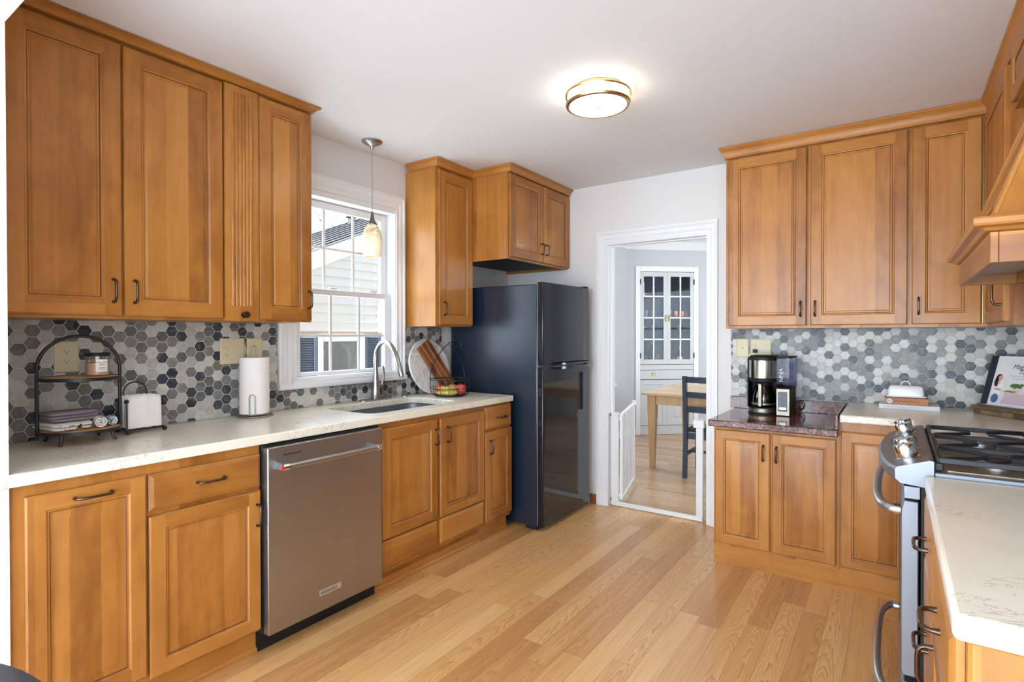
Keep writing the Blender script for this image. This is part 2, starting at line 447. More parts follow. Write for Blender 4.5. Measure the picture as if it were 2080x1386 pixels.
# frames: (u along the wall, z, d out of the wall) -> world
def FL(x0): return lambda u, v, d: (x0+d, u, v)
def FF(y0): return lambda u, v, d: (u, y0-d, v)
def FR(x0): return lambda u, v, d: (x0-d, u, v)
def panel_door(name, parent, fr, u0, u1, v0, v1, t=.019, st=.058, raised=True, handle=None, label=None, hu=0, hv=0, hl=.085):
    mb = MB()
    if raised: pr = [(0, 0), (0, t-.005), (.005, t), (st, t), (st+.004, t-.004), (st+.009, t-.0045), (st+.012, t-.009), (st+.017, t-.009), (st+.040, t-.002), (st+.043, t-.0015)]
    else: pr = [(0, 0), (0, t-.005), (.005, t), (st, t), (st+.005, t-.004), (st+.010, t-.005), (st+.013, t-.009), (st+.020, t-.009), (st+.024, t-.0065), (st+.029, t-.0065)]
    rs = [[(u0+i, v0+i, d), (u1-i, v0+i, d), (u1-i, v1-i, d), (u0+i, v1-i, d)] for i, d in pr]
    n = len(rs)
    V = [fr(*p) for r in rs for p in r]; Fc = []; mi = []
    for i in range(n-1):
        if i == 2:
            a_ = pr[2][0]; t_ = pr[2][1]; q = len(V)
            V += [fr(u0+st, v0+a_, t_), fr(u1-st, v0+a_, t_), fr(u1-st, v1-a_, t_), fr(u0+st, v1-a_, t_)]
            Fc += [(8, q, q+3, 11), (q+1, 9, 10, q+2), (q, q+1, 13, 12), (15, 14, q+2, q+3)]; mi += [0, 0, 1, 1]
            continue
        for k in range(4):
            Fc.append((i*4+k, i*4+(k+1) % 4, (i+1)*4+(k+1) % 4, (i+1)*4+k))
            if i in (4, 5, 6): mi.append(0 if i != 5 else 2)
            else: mi.append(1 if (i in (1, 2, 3) and k in (0, 2)) else 0)
    Fc.append((3, 2, 1, 0)); mi.append(0)
    Fc.append(tuple(range((n-1)*4, n*4))); mi.append(0)
    mb.add(V, Fc); mb.mi = mi
    o = mb.build(name, [maple_v, maple_h, maple_line], parent, angle=20)
    if label: o['label'] = label
    if handle: pull(o, fr, hu, hv, hl, handle, t)
    return o
def slab(name, parent, fr, u0, u1, v0, v1, t=.019, handle=None, hu=0, hv=0, hl=.085):
    pr = [(0, 0), (0, t-.008), (.004, t-.005), (.011, t-.002), (.015, t)]
    rs = [[fr(u0+i, v0+i, d), fr(u1-i, v0+i, d), fr(u1-i, v1-i, d), fr(u0+i, v1-i, d)] for i, d in pr]
    o = MB().rings(rs).build(name, [maple_h], parent, angle=20)
    if handle: pull(o, fr, hu, hv, hl, handle, t)
    return o
def pull(parent, fr, hu, hv, hl, kind, t):
    a = hl/2; prof = [(-a, -.0005), (-a, .014), (-a+.004, .022), (-a+.012, .027), (-a*.4, .029), (a*.4, .029), (a-.012, .027), (a-.004, .022), (a, .014), (a, -.0005)]
    rad = [.0065, .0048, .0052, .0052, .0046, .0046, .0052, .0052, .0048, .0065]
    pts = [fr(hu+s, hv, t+d) if kind == 'h' else fr(hu, hv+s, t+d) for s, d in prof]
    return MB().tube(pts, rad, 10).build('handle', m_bronze, parent, angle=60)
# ================================================================== THE ROOM
YB, YF, TW = -5.2, 0.41, .12              # rear room back wall, kitchen opening plane, far wall thickness
x0d, x1d, zd = 0.938, 1.710, 2.035        # doorway opening
struct(MB().box(-1.2, 5.1, YB, L+TW/2, -.05, 0).build('floor', m_floor, smooth=False))
struct(MB().box(-1.199, 5.099, YB+.001, .27, .0005, .012).build('floor', plain('white_bounce_carpet', srgb(238, 238, 242), .95, 0, .03, 80), smooth=False))  # unseen pale carpet, added to bounce light up onto the kitchen ceiling
struct(MB().box(-.6, 3.9, L+TW/2+.001, 8.2, -.05, 0).build('floor', m_floor2, smooth=False))
struct(MB().box(-.13, W+.13, YF-.13, L+.01, H, H+.06).build('ceiling', m_ceil, smooth=False))
struct(MB().box(-1.2, 5.1, YB, YF-.131, H+.02, H+.08).build('ceiling', m_ceil, smooth=False))
struct(MB().box(-.6, 3.9, L+TW-.01, 8.2, 2.55, 2.6).build('ceiling', m_ceil, smooth=False))
# left wall with window opening
wy0, wy1, wz0, wz1 = 1.745, 2.545, 1.075, 2.19
mb = MB()
mb.box(-.13, 0, YF-.13, wy0, 0, H).box(-.13, 0, wy1, L+.001, 0, H).box(-.13, 0, wy0, wy1, 0, wz0).box(-.13, 0, wy0, wy1, wz1, H)
struct(mb.build('wall_left', m_wall, smooth=False))
mb = MB()
mb.box(-.13, x0d, L, L+TW, 0, 2.6).box(x1d, 3.9, L, L+TW, 0, 2.6).box(x0d, x1d, L, L+TW, zd, 2.6)
struct(mb.build('wall_back', m_wall, smooth=False))
struct(MB().box(W, W+.13, YF-.13, L, 0, H).build('wall_right', m_wall, smooth=False))
# stub wall at the end of the left counter and the header over the wide opening
struct(MB().box(0.001, .622, YF-.13, YF-.001, 0, 2.2535).build('wall_front', m_wall, smooth=False))
struct(MB().box(0.001, W-.001, YF-.13, YF-.001, 2.254, H-.001).build('trim_1', m_wall, smooth=False))
# adjoining room behind the camera
struct(MB().box(-1.2, -.14, YF-.13, YF, 0, 2.6).box(W+.14, 5.1, YF-.13, YF, 0, 2.6).build('wall_front', m_wall, smooth=False))
struct(MB().box(-1.3, -1.2, YB, YF, 0, 2.6).build('wall_left', m_wall, smooth=False))
def wall_holes(name, mat, x0, x1, z1, holes, y0, y1, swap=False):
    mb = MB(); cur = x0
    def B(a, b, c, d):
        if swap: mb.box(y0, y1, a, b, c, d)
        else: mb.box(a, b, y0, y1, c, d)
    for a, b, c, d in holes:
        B(cur, a, 0, z1); B(a, b, 0, c); B(a, b, d, z1); cur = b
    B(cur, x1, 0, z1)
    return struct(mb.build(name, mat, smooth=False))
wall_holes('wall_back', m_wall, -1.3, 5.2, 2.6, [(-.6, 1.4, .4, 2.3), (2.1, 4.1, .4, 2.3)], YB-.1, YB)
wall_holes('wall_right', m_wall, YB, YF, 2.6, [(-2.55, -.65, .7, 2.2)], 5.1, 5.2, True)
def plain_window(n, f, u0, u1, z0, z1, cols=3, rows=2):
    """casing, frame and muntins around a simple opening; f maps (u, z, d)"""
    def bx(mb, a, b, c, d, e, g):
        p, q = f(a, c, e), f(b, d, g)
        mb.box(min(p[0], q[0]), max(p[0], q[0]), min(p[1], q[1]), max(p[1], q[1]), min(p[2], q[2]), max(p[2], q[2]))
    mb = MB()
    bx(mb, u0-.09, u0, z0-.09, z1+.09, 0, .02); bx(mb, u1, u1+.09, z0-.09, z1+.09, 0, .02)
    bx(mb, u0, u1, z1, z1+.09, 0, .02); bx(mb, u0-.1, u1+.1, z0-.03, z0, .0, .05)
    o = struct(mb.build('window_%d' % n, m_white, bevel=.003))
    mb = MB()
    for i in range(cols+1):
        c = u0+(u1-u0)*i/cols; wd = .03 if i in (0, cols) else .012
        bx(mb, c-wd, c+wd, z0, z1, -.07, -.04)
    for i in range(rows+1):
        c = z0+(z1-z0)*i/rows; bx(mb, u0, u1, c-.015, c+.015, -.069, -.041)
    mb.build('window_frame', m_white, o, smooth=False)
    return o
plain_window(2, lambda u, v, d: (u, YB+d, v), -.6, 1.4, .4, 2.3)
plain_window(3, lambda u, v, d: (u, YB+d, v), 2.1, 4.1, .4, 2.3)
plain_window(4, lambda u, v, d: (5.1-d, u, v), -2.55, -.65, .7, 2.2)  # unseen side window, added along with its fill lamp

# ---------------- dining room shell
DX0, DX1 = -.13, 3.65
wall_holes('wall_left', m_dwall, L+TW+.001, 8.1, 2.6, [(5.2, 6.22, .72, 2.06)], DX0-.1, DX0, True)
wall_holes('wall_right', m_dwall, L+TW+.001, 8.1, 2.6, [(4.9, 6.9, .7, 2.2)], DX1, DX1+.1, True)
plain_window(5, lambda u, v, d: (DX0+d, u, v), 5.2, 6.22, .72, 2.06, 2, 2)
plain_window(6, lambda u, v, d: (DX1-d, u, v), 4.9, 6.9, .7, 2.2)
TH = math.radians(42); CB = (-.048, 6.83)       # diagonal wall through the corner cabinet
def DG(s, t, z): return (CB[0]+math.cos(TH)*s-math.sin(TH)*t, CB[1]+math.sin(TH)*s+math.cos(TH)*t, z)
mb = MB()
def dbox(mb, s0, s1, t0, t1, z0, z1, mi=0):
    k = len(mb.v); mb.box(s0, s1, t0, t1, z0, z1, mi); return mb.xf(lambda x, y, z: DG(x, y, z), k)
dbox(mb, -.2, .028, 0, .05, 0, 2.6); dbox(mb, .852, 1.55, 0, .05, 0, 2.6); dbox(mb, .028, .852, 0, .05, 2.19, 2.6)
struct(mb.build('wall_back', m_dwall, smooth=False))
e = DG(1.5, 0, 0)
struct(MB().box(e[0]-.05, DX1+.1, e[1]-.02, e[1]+.1, 0, 2.6).build('wall_back', m_dwall, smooth=False))
# dining crown moulding and baseboards
cp = [(0, 2.549), (.085, 2.549), (.085, 2.535), (.06, 2.515), (.03, 2.475), (.02, 2.455), (0, 2.45)]
struct(MB().prism([(DX0+a, b) for a, b in cp], L+TW+.002, 6.76, 'y').build('trim_2', m_white, angle=25))
mb = MB()
for s in (-.11, 1.5): pass
mb.rings([[DG(s, -a, b) for a, b in cp] for s in (-.112, 1.53)])
struct(mb.build('trim_3', m_white, angle=25))
struct(MB().box(DX0, DX0+.015, L+TW+.002, 6.75, 0, .11).build('baseboard_left', m_white, bevel=.003))
mb = MB(); dbox(mb, -.105, .0, -.016, -.001, 0, .11); dbox(mb, .87, 1.5, -.016, -.001, 0, .11)
struct(mb.build('baseboard_back', m_white, bevel=.003))

# ---------------- doorway casing
def casing_profile():
    return [(0, 0), (0, .014), (.006, .018), (.03, .018), (.036, .013), (.05, .012), (.058, .008), (.076, .007), (.079, 0)]
mb = MB()
oz, ox0, ox1 = zd+.088, x0d-.078, x1d+.064
# mitred casing: outer edge first (distance inwards i, thickness t)
prof = [(0, 0), (0, .02), (.018, .022), (.024, .015), (.05, .014), (.056, .009), (.078, .008), (.078, 0)]
y = L
rs = []
for i, t_ in prof:
    k = i/.078
    rs.append([(ox0+i, y-t_, 0), (ox0+i, y-t_, oz-(oz-zd)*k), (ox1-(ox1-x1d)*k, y-t_, oz-(oz-zd)*k), (ox1-(ox1-x1d)*k, y-t_, 0)])
V = [p for r in rs for p in r]; Fc = []
for i in range(len(rs)-1):
    for k in range(3): Fc.append((i*4+k, i*4+k+1, (i+1)*4+k+1, (i+1)*4+k))
mb.add(V, Fc)
struct(mb.build('trim_4', m_white, angle=25))
mb = MB()
mb.box(x0d-.001, x0d+.014, L-.004, L+TW+.004, 0, zd-.014).box(x1d-.014, x1d+.001, L-.004, L+TW+.004, 0, zd-.014).box(x0d, x1d, L-.004, L+TW+.004, zd-.014, zd+.001)
mb.box(x0d+.014, x0d+.024, L+.05, L+.085, 0, zd-.024).box(x1d-.024, x1d-.014, L+.05, L+.085, 0, zd-.024).box(x0d+.014, x1d-.014, L+.05, L+.085, zd-.024, zd-.014)
struct(mb.build('door_1', m_white, bevel=.002))
struct(MB().box(.80, .859, L-.016, L-.001, 0, .075).build('baseboard_back', m_conc, bevel=.004))
# casing on the dining side
mb = MB().box(x0d-.08, x0d, L+TW, L+TW+.018, 0, zd+.08).box(x1d, x1d+.08, L+TW, L+TW+.018, 0, zd+.08).box(x0d, x1d, L+TW, L+TW+.018, zd, zd+.08)
struct(mb.build('trim_5', m_white, bevel=.003))

# ---------------- kitchen window
win = MB()
cy0, cy1, cz0, cz1 = 1.662, 2.606, 1.028, 2.266
prof = [(0, 0), (0, .022), (.016, .026), (.024, .018), (.05, .016), (.058, .010), (.086, .009), (.086, 0)]
rs = []
for i, t_ in prof:
    rs.append([(t_, cy0+i, cz0+.03), (t_, cy0+i, cz1-i), (t_, cy1-i*.8, cz1-i), (t_, cy1-i*.8, cz0+.03)])
V = [p for r in rs for p in r]; Fc = []
for i in range(len(rs)-1):
    for k in range(3): Fc.append((i*4+k, i*4+k+1, (i+1)*4+k+1, (i+1)*4+k))
win.add(V, Fc)
win.box(0.0, .026, cy0+.085, cy1-.068, cz0+.03, wz0-.004)          # bottom rail of the casing
win.prism([(0, cz0-.004), (.03, cz0-.002), (.036, cz0+.006), (.036, cz0+.022), (.03, cz0+.03), (0, cz0+.03)], cy0-.004, cy1+.002, 'y')
wo = struct(win.build('window_1', m_white, angle=25))
mb = MB()   # jamb liner
mb.box(-.128, -.001, wy0-.0, wy0+.04, wz0, wz1).box(-.128, -.001, wy1-.012, wy1, wz0, wz1).box(-.128, -.001, wy0+.04, wy1-.012, wz1-.045, wz1).prism([(-.128, wz0), (.0, wz0), (.0, wz0+.012), (-.05, wz0+.012), (-.128, wz0+.0)], wy0+.04, wy1-.012, 'y')
mb.build('window_jamb', m_white, wo, smooth=False)
def sash(x, ya, yb, za, zb, top, bot, side, cols, zr, name):
    mb = MB()
    mb.box(x-.03, x, ya, ya+side, za, zb).box(x-.03, x, yb-side, yb, za, zb).box(x-.03, x, ya+side, yb-side, zb-top, zb).box(x-.03, x, ya+side, yb-side, za, za+bot)
    o = mb.build(name, m_vinyl, wo, bevel=.003)
    mb = MB()
    for c in cols: mb.box(x-.021, x-.009, c-.008, c+.008, za+bot, zb-top)
    for z_ in zr: mb.box(x-.020, x-.010, ya+side, yb-side, z_-.008, z_+.008)
    mb.build('muntin', m_vinyl, o, bevel=.002)
    MB().box(x-.017, x-.013, ya+side, yb-side, za+bot, zb-top).build('window_pane', m_glass, o, smooth=False)
    return o
sash(-.050, 1.792, 2.532, 1.088, 1.606, .035, .022, .048, (2.058, 2.275), (1.325,), 'lower_sash')
sash(-.088, 1.792, 2.532, 1.575, 2.142, .045, .035, .048, (2.040, 2.262), (1.862,), 'upper_sash')
MB().box(-.05, -.02, 2.03, 2.075, 1.606, 1.618).box(-.05, -.02, 2.33, 2.39, 1.606, 1.618).build('sash_lock', m_vinyl, wo, bevel=.004)

# ---------------- tiled backsplash
t_ = .009
mb = MB()
mb.box(.0005, t_, YF+.001, cy0-.005, .917, 1.391).box(.0005, t_, cy0-.005, cy1+.004, .917, cz0-.005).box(.0005, t_, cy1+.004, 2.984, .917, 1.384)
mb = mb.build('tile_backsplash', m_hex, smooth=False)
tag(mb, 'grey and white hexagon tile backsplash under the kitchen window and left wall cabinets', 'backsplash')
mb = MB().box(1.863, W-.001, L-t_, L-.0005, .917, 1.364).build('tile_backsplash', m_hex, smooth=False)
tag(mb, 'grey and white hexagon tile backsplash behind the coffee maker and cookbook', 'backsplash')
mb = MB().box(W-t_, W-.0005, .96, L-t_-.001, .917, 1.364).build('tile_backsplash', m_hex, smooth=False)
tag(mb, 'hexagon tile backsplash on the right wall behind the gas range', 'backsplash')

# ================================================================== OUTSIDE THE WINDOW
m_siding = plain('white_vinyl_siding', srgb(232, 232, 230), .6, 0, .015)
m_shingle = plain('grey_shingles', srgb(56, 60, 66), .9, 0, .3, 14)
m_shutter = plain('slate_shutter', srgb(92, 104, 120), .5)
m_screen = plain('window_screen', srgb(120, 122, 120), .5, 0, .15, 60)
struct(MB().box(-9, -.14, -3, 14, -1.0, -.9).build('ground', plain('winter_grass', srgb(128, 134, 126), .9, 0, .2, 5), smooth=False))
hx = -3.0
house = thing('neighbour_house', 'white sided neighbouring house with a grey shingle roof seen through the window', 'house', (hx, 4.0, -.9))
# siding: lapped boards
mb = MB(); zb_ = -.9; n = 0
def rake(y): return 2.141+(y-4.044)*.428
while zb_ < 3.1:
    z1_ = zb_+.114
    # clip each board under the rake line
    ys = max(2.2, 4.044+(zb_-2.15)/.428) if z1_ > 1.35 else 2.2
    ye = 5.0
    if ys < ye: mb.prism([(hx-.02, zb_), (hx+.030, zb_), (hx+.002, z1_), (hx-.02, z1_)], ys, ye, 'y')
    zb_ = z1_
mb.build('siding', m_siding, house, smooth=False)
MB().box(hx-.02, hx+.03, 5.0, 5.1, -.9, 2.63).build('corner_board', m_siding, house, smooth=False)
MB().box(hx-.05, hx+.05, 2.2, 5.12, 1.335, 1.36).build('window_header', plain('tan_flashing', srgb(170, 150, 128), .7), house, smooth=False)
mb = MB(); mb.rings([[(hx+.05-a, y_, rake(y_)+b) for a, b in ((0, 0), (0, .19), (.3, .19), (.3, .0))] for y_ in (1.8, 5.6)])
mb.build('rake_board', m_siding, house, smooth=False)
# roof slope seen above the rake
mb = MB(); nrow = 9
for i in range(nrow):
    a, b = i/nrow, (i+1)/nrow
    def P(y_, k, up=0): return (hx-.1-1.9*k, y_+1.45*k, rake(y_)+.18+.68*k+up)
    mb.rings([[P(y_, a, .0), P(y_, a, .03), P(y_, b, .012), P(y_, b, -.02)] for y_ in [1.6+j*.4 for j in range(12)]])
mb.build('roof', m_shingle, house, smooth=False)
MB().lathe([(.05, 0), (.06, .10), (.09, .11), (.09, .16), (.03, .18)], (hx-1.75, 6.0, 3.20), 12).build('roof_vent', m_shingle, house)
fo = MB().box(hx+.02, hx+.07, 4.047, 4.11, .82, 1.33).box(hx+.02, hx+.07, 4.665, 4.75, .82, 1.33).box(hx+.02, hx+.07, 4.11, 4.665, 1.25, 1.33).box(hx+.02, hx+.07, 4.11, 4.665, .8, .87).build('window', m_siding, house, bevel=.006)
MB().box(hx+.025, hx+.045, 4.11, 4.665, .87, 1.25).build('pane', m_screen, fo, smooth=False)
for a, b in ((3.74, 4.03), (4.765, 5.03)):
    mb = MB().box(hx+.02, hx+.035, a, b, .8, 1.33).box(hx+.035, hx+.055, a, a+.04, .8, 1.33).box(hx+.035, hx+.055, b-.04, b, .8, 1.33)
    for k in range(18): mb.prism([(hx+.035, .81+k*.0285), (hx+.053, .81+k*.0285), (hx+.037, .833+k*.0285)], a+.04, b-.04, 'y')
    mb.build('shutter', m_shutter, house, smooth=False)
# bare tree beyond the roof
tree = thing('bare_tree', 'bare winter tree standing beyond the neighbouring roof', 'tree', (-9, 9.5, -.9))
mb = MB(); rt = random.Random(4)
def branch(p, d, ln, r, lv):
    q = p+d*ln; mb.tube([p, p+d*ln*.5+Vector((rt.uniform(-.05, .05), rt.uniform(-.05, .05), 0))*ln, q], [r, r*.85, r*.6], 5)
    if lv:
        for k in range(3):
            nd = (d+Vector((rt.uniform(-.7, .7), rt.uniform(-.7, .7), rt.uniform(-.1, .6)))).normalized()
            branch(p+d*ln*rt.uniform(.5, 1), nd, ln*rt.uniform(.55, .8), r*.5, lv-1)
branch(Vector((-9, 9.5, -.9)), Vector((0, 0, 1)), 3.0, .07, 5)
mb.build('trunk', plain('grey_bark', srgb(150, 140, 135), .9), tree, smooth=False)
# ================================================================== CABINETS
def toe_board(parent, pts_fn, u0, u1, back, h=.1):
    """kick board with a small shoe moulding; pts_fn = frame whose d=0 is the board's front"""
    mb = MB()
    prof = [(-.015, 0), (.012, 0), (.012, .012), (.006, .02), (0, .024), (0, h), (-.015, h)]
    mb.rings([[pts_fn(u, z, d) for d, z in prof] for u in (u0, u1)])
    return mb.build('toe_kick', maple_h, parent, angle=25)
def carcass(parent, fr, u0, u1, z0, z1, depth, name='cabinet_body', mats=None, face_d=0):
    """box from the wall to the face; fr with d=0 at the face plane, depth behind it"""
    mb = MB()
    p, q = fr(u0, z0, -depth), fr(u1, z1, 0)
    mb.box(min(p[0], q[0]), max(p[0], q[0]), min(p[1], q[1]), max(p[1], q[1]), z0, z1)
    return mb.build(name, mats or maple_v, parent, smooth=False)
# ---- left wall cabinets: door back plane x=.310, front .329
fw = FL(.310)
zb, zt = 1.393, 2.462
c1 = thing('wall_cabinet', 'tall honey maple wall cabinet with two doors, at the far left above the tiered tray', 'cabinet', (0, .42, zb), 'honey maple wall cabinets on the left wall')
carcass(c1, fw, .412, 1.207, zb, zt, .3)
panel_door('door', c1, fw, .462, .812, 1.405, 2.452, raised=False, handle='v', hu=.781, hv=1.50)
panel_door('door', c1, fw, .820, 1.203, 1.405, 2.452, raised=False, handle='v', hu=.852, hv=1.50)
MB().box(.31, .322, .42, .459, 1.395, 2.455).build('filler_strip', maple_v, c1, smooth=False)
c2 = thing('wall_cabinet', 'narrow fluted pull-out wall cabinet with a round knob, second from the window', 'cabinet', (0, 1.286, zb), 'honey maple wall cabinets on the left wall')
carcass(c2, fw, 1.2075, 1.3655, zb-.002, zt, .3)
mb = MB().box(.3105, .333, 1.2085, 1.3645, zb, 2.455)
fl = mb.build('fluted_front', maple_v, c2, smooth=False)
mb = MB()
for k in range(6):
    yy = 1.245+k*.0166
    mb.prism([(.3331, yy-.0075), (.3365, yy-.0045), (.3375, yy), (.3365, yy+.0045), (.3331, yy+.0075)], 1.462, 2.424, 'z')
mb.build('fluting', maple_v, fl, angle=30)
MB().lathe([(.014, 0), (.015, .004), (.007, .006), (.006, .016), (.0135, .02), (.016, .025), (.014, .03), (.006, .031), (.006, .029)], (.333, 1.291, 1.422), 20, axis='x').build('knob', m_bronze, fl)
c3 = thing('wall_cabinet', 'single-door honey maple wall cabinet right beside the window, handle at its far edge', 'cabinet', (0, 1.515, zb), 'honey maple wall cabinets on the left wall')
carcass(c3, fw, 1.366, 1.659, zb, zt, .3)
panel_door('door', c3, fw, 1.371, 1.655, 1.402, 2.452, raised=False, handle='v', hu=1.633, hv=1.508)
# crown moulding profile: (out, z) relative to cabinet face, h = bottom height
def crown_prof(zbot, out=.033):
    hh = (H-.003)-zbot
    return [(-.02, zbot), (.006, zbot), (.006, zbot+hh*.12), (.009, zbot+hh*.2), (.012, zbot+hh*.38), (.02, zbot+hh*.6), (.028, zbot+hh*.7), (.028, zbot+hh*.76), (out, zbot+hh*.8), (out, zbot+hh), (-.02, zbot+hh)]
def crown(path, zbot, name_label, out=.033, ofs=0):
    """path: list of (x, y, nx, ny) corner points with outward mitre vectors"""
    mb = MB()
    mb.rings([[(x+nx*o, y+ny*o, z) for o, z in crown_prof(zbot, out)] for x, y, nx, ny in path])
    o = mb.build('crown_moulding', maple_h, None, angle=20)
    tag(o, name_label, 'crown moulding'); return o
crown([(.327, .413, 1, 0), (.327, 1.6595, 1, 1), (.02, 1.6595, 0, 1)], 2.4625, 'maple crown moulding along the top of the left wall cabinets beside the window')

# ---- tall narrow wall cabinet and the one over the refrigerator
ft = FL(.277)
c4 = thing('wall_cabinet', 'narrow single-door honey maple wall cabinet right of the window, above the cutting board', 'cabinet', (0, 2.82, 1.387))
MB().box(.002, .277, 2.628, 3.004, 1.387, 2.445).build('cabinet_body', maple_v, c4, smooth=False)
panel_door('door', c4, ft, 2.650, 3.001, 1.398, 2.432, raised=False, st=.06, handle='v', hu=2.693, hv=1.506)
fo_ = FL(.60)
c5 = thing('wall_cabinet', 'two-door honey maple cabinet mounted over the black refrigerator', 'cabinet', (0, 3.42, 1.853))
mb = MB()
mb.box(.002, .60, 3.0045, 3.0225, 1.853, 2.445).box(.002, .60, 3.826, 3.844, 1.853, 2.445).box(.002, .60, 3.0225, 3.826, 1.885, 2.445).box(.58, .60, 3.0225, 3.826, 1.853, 1.885)
mb.build('cabinet_body', maple_v, c5, smooth=False)
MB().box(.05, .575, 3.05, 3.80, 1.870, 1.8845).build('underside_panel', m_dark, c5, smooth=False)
panel_door('door', c5, fo_, 3.012, 3.437, 1.865, 2.438, handle='v', hu=3.409, hv=1.964, hl=.075)
panel_door('door', c5, fo_, 3.446, 3.842, 1.865, 2.438, handle='v', hu=3.474, hv=1.964, hl=.075)
crown([(.03, 2.628, 0, -1), (.294, 2.628, 1, -1), (.294, 3.0045, 1, -1), (.617, 3.0045, 1, -1), (.617, 3.846, 1, 0)], 2.4455, 'stepped maple crown moulding over the refrigerator cabinet and its narrow neighbour')

# ---- left base cabinets: door back x=.612, front .631
fb = FL(.612)
G = 'honey maple base cabinets on the left wall'
b1 = thing('base_cabinet', 'honey maple pull-out cabinet with one tall front and a horizontal handle, at the far left', 'cabinet', (.05, .6, 0), G)
carcass(b1, fb, .4115, .775, .1005, .8745, .59)
panel_door('pull_out_front', b1, fb, .443, .771, .13, .839, st=.05, handle='h', hu=.616, hv=.808, hl=.10)
toe_board(b1, FL(.578), .4115, .775, 0)
b2 = thing('base_cabinet', 'honey maple base cabinet with a drawer over a door, left of the dishwasher', 'cabinet', (.05, .98, 0), G)
carcass(b2, fb, .7755, 1.197, .1005, .8745, .59)
slab('drawer', b2, fb, .779, 1.194, .706, .838, handle='h', hu=.992, hv=.776, hl=.10)
panel_door('door', b2, fb, .779, 1.194, .112, .689, st=.052, handle='v', hu=1.176, hv=.59)
toe_board(b2, FL(.578), .7755, 1.197, 0)
b3 = thing('base_cabinet', 'honey maple sink cabinet with two doors above two plain panels, right of the dishwasher', 'cabinet', (.05, 2.27, 0), G)
carcass(b3, fb, 1.83, 2.705, .1005, .69, .59)
MB().box(.595, .612, 1.83, 2.705, .6905, .8745).build('top_rail', maple_h, b3, smooth=False)
panel_door('door', b3, fb, 1.851, 2.266, .275, .846, st=.055, handle='v', hu=2.245, hv=.747)
panel_door('door', b3, fb, 2.287, 2.700, .275, .846, st=.055, handle='v', hu=2.345, hv=.747)
slab('false_front', b3, fb, 1.851, 2.266, .118, .264); slab('false_front', b3, fb, 2.287, 2.700, .118, .264)
toe_board(b3, FL(.578), 1.83, 2.705, 0)
b4 = thing('base_cabinet', 'narrow honey maple base cabinet with a small drawer over a door, beside the refrigerator', 'cabinet', (.05, 2.86, 0), G)
carcass(b4, fb, 2.7055, 3.007, .1005, .8745, .59)
slab('drawer', b4, fb, 2.715, 3.005, .717, .862, handle='h', hu=2.878, hv=.786, hl=.085)
panel_door('door', b4, fb, 2.715, 3.005, .125, .702, st=.052, handle='v', hu=2.757, hv=.602)
toe_board(b4, FL(.578), 2.7055, 3.007, 0)

# ---- right-hand wall cabinets on the far wall: door back y=3.541, front 3.522
yf = 3.541
fr_ = FF(yf)
G2 = 'honey maple wall cabinets on the far wall'
for (a, b, da, db, hu, lab) in ((1.902, 2.3615, 1.921, 2.353, 2.323, 'honey maple wall cabinet above the coffee maker, nearest the doorway'),
                                (2.362, 2.838, 2.372, 2.829, 2.397, 'wider honey maple wall cabinet in the middle of the far wall, above the stacked books')):
    c = thing('wall_cabinet', lab, 'cabinet', ((a+b)/2, L-.01, 1.366), G2)
    MB().box(a, b, yf, L-.001, 1.366, 2.424).build('cabinet_body', maple_v, c, smooth=False)
    panel_door('door', c, fr_, da, db, 1.382, 2.416, st=.056, raised=False, handle='v', hu=hu, hv=1.478)
c8 = thing('wall_cabinet', 'corner honey maple wall cabinet with a hinged folding door, beside the range hood', 'cabinet', (3.2, L-.01, 1.366), G2)
mb = MB().box(2.8385, W-.001, yf, L-.001, 1.366, 2.424).box(3.155, W-.001, 2.80, yf-.0005, 1.366, 2.424)
mb.build('cabinet_body', maple_v, c8, smooth=False)
panel_door('door', c8, fr_, 2.847, 3.130, 1.382, 2.416, st=.056, raised=False, handle='v', hu=2.876, hv=1.478)
panel_door('door', c8, FR(3.155), 2.900, 3.517, 1.382, 2.416, st=.056, raised=False, handle='v', hu=2.965, hv=1.507, hl=.11)
MB().tube([(3.133, 3.5215, 1.385), (3.133, 3.5215, 2.414)], .002, 6).build('piano_hinge', m_goldrim, c8)
crown([(1.902, 3.846, -1, 0), (1.902, 3.524, -1, -1), (3.153, 3.524, -1, -1), (3.153, 1.2, -1, 0)], 2.4245, 'long maple crown moulding over the far wall cabinets, turning the corner above the hood')
# ---- cabinet over the hood
c9 = thing('wall_cabinet', 'maple cabinet with a raised panel door high above the range hood', 'cabinet', (3.4, 2.3, 2.2))
MB().box(3.155, W-.001, 1.80, 2.7995, 2.202, 2.424).build('cabinet_body', maple_v, c9, smooth=False)
panel_door('door', c9, FR(3.155), 1.85, 2.755, 2.212, 2.416, st=.05)
c10 = thing('wall_cabinet', 'honey maple wall cabinet on the near side of the range hood', 'cabinet', (3.4, 1.5, 1.366))
MB().box(3.155, W-.001, 1.2, 1.7995, 1.366, 2.424).build('cabinet_body', maple_v, c10, smooth=False)
panel_door('door', c10, FR(3.155), 1.21, 1.79, 1.382, 2.416, st=.056, raised=False, handle='v', hu=1.76, hv=1.5)

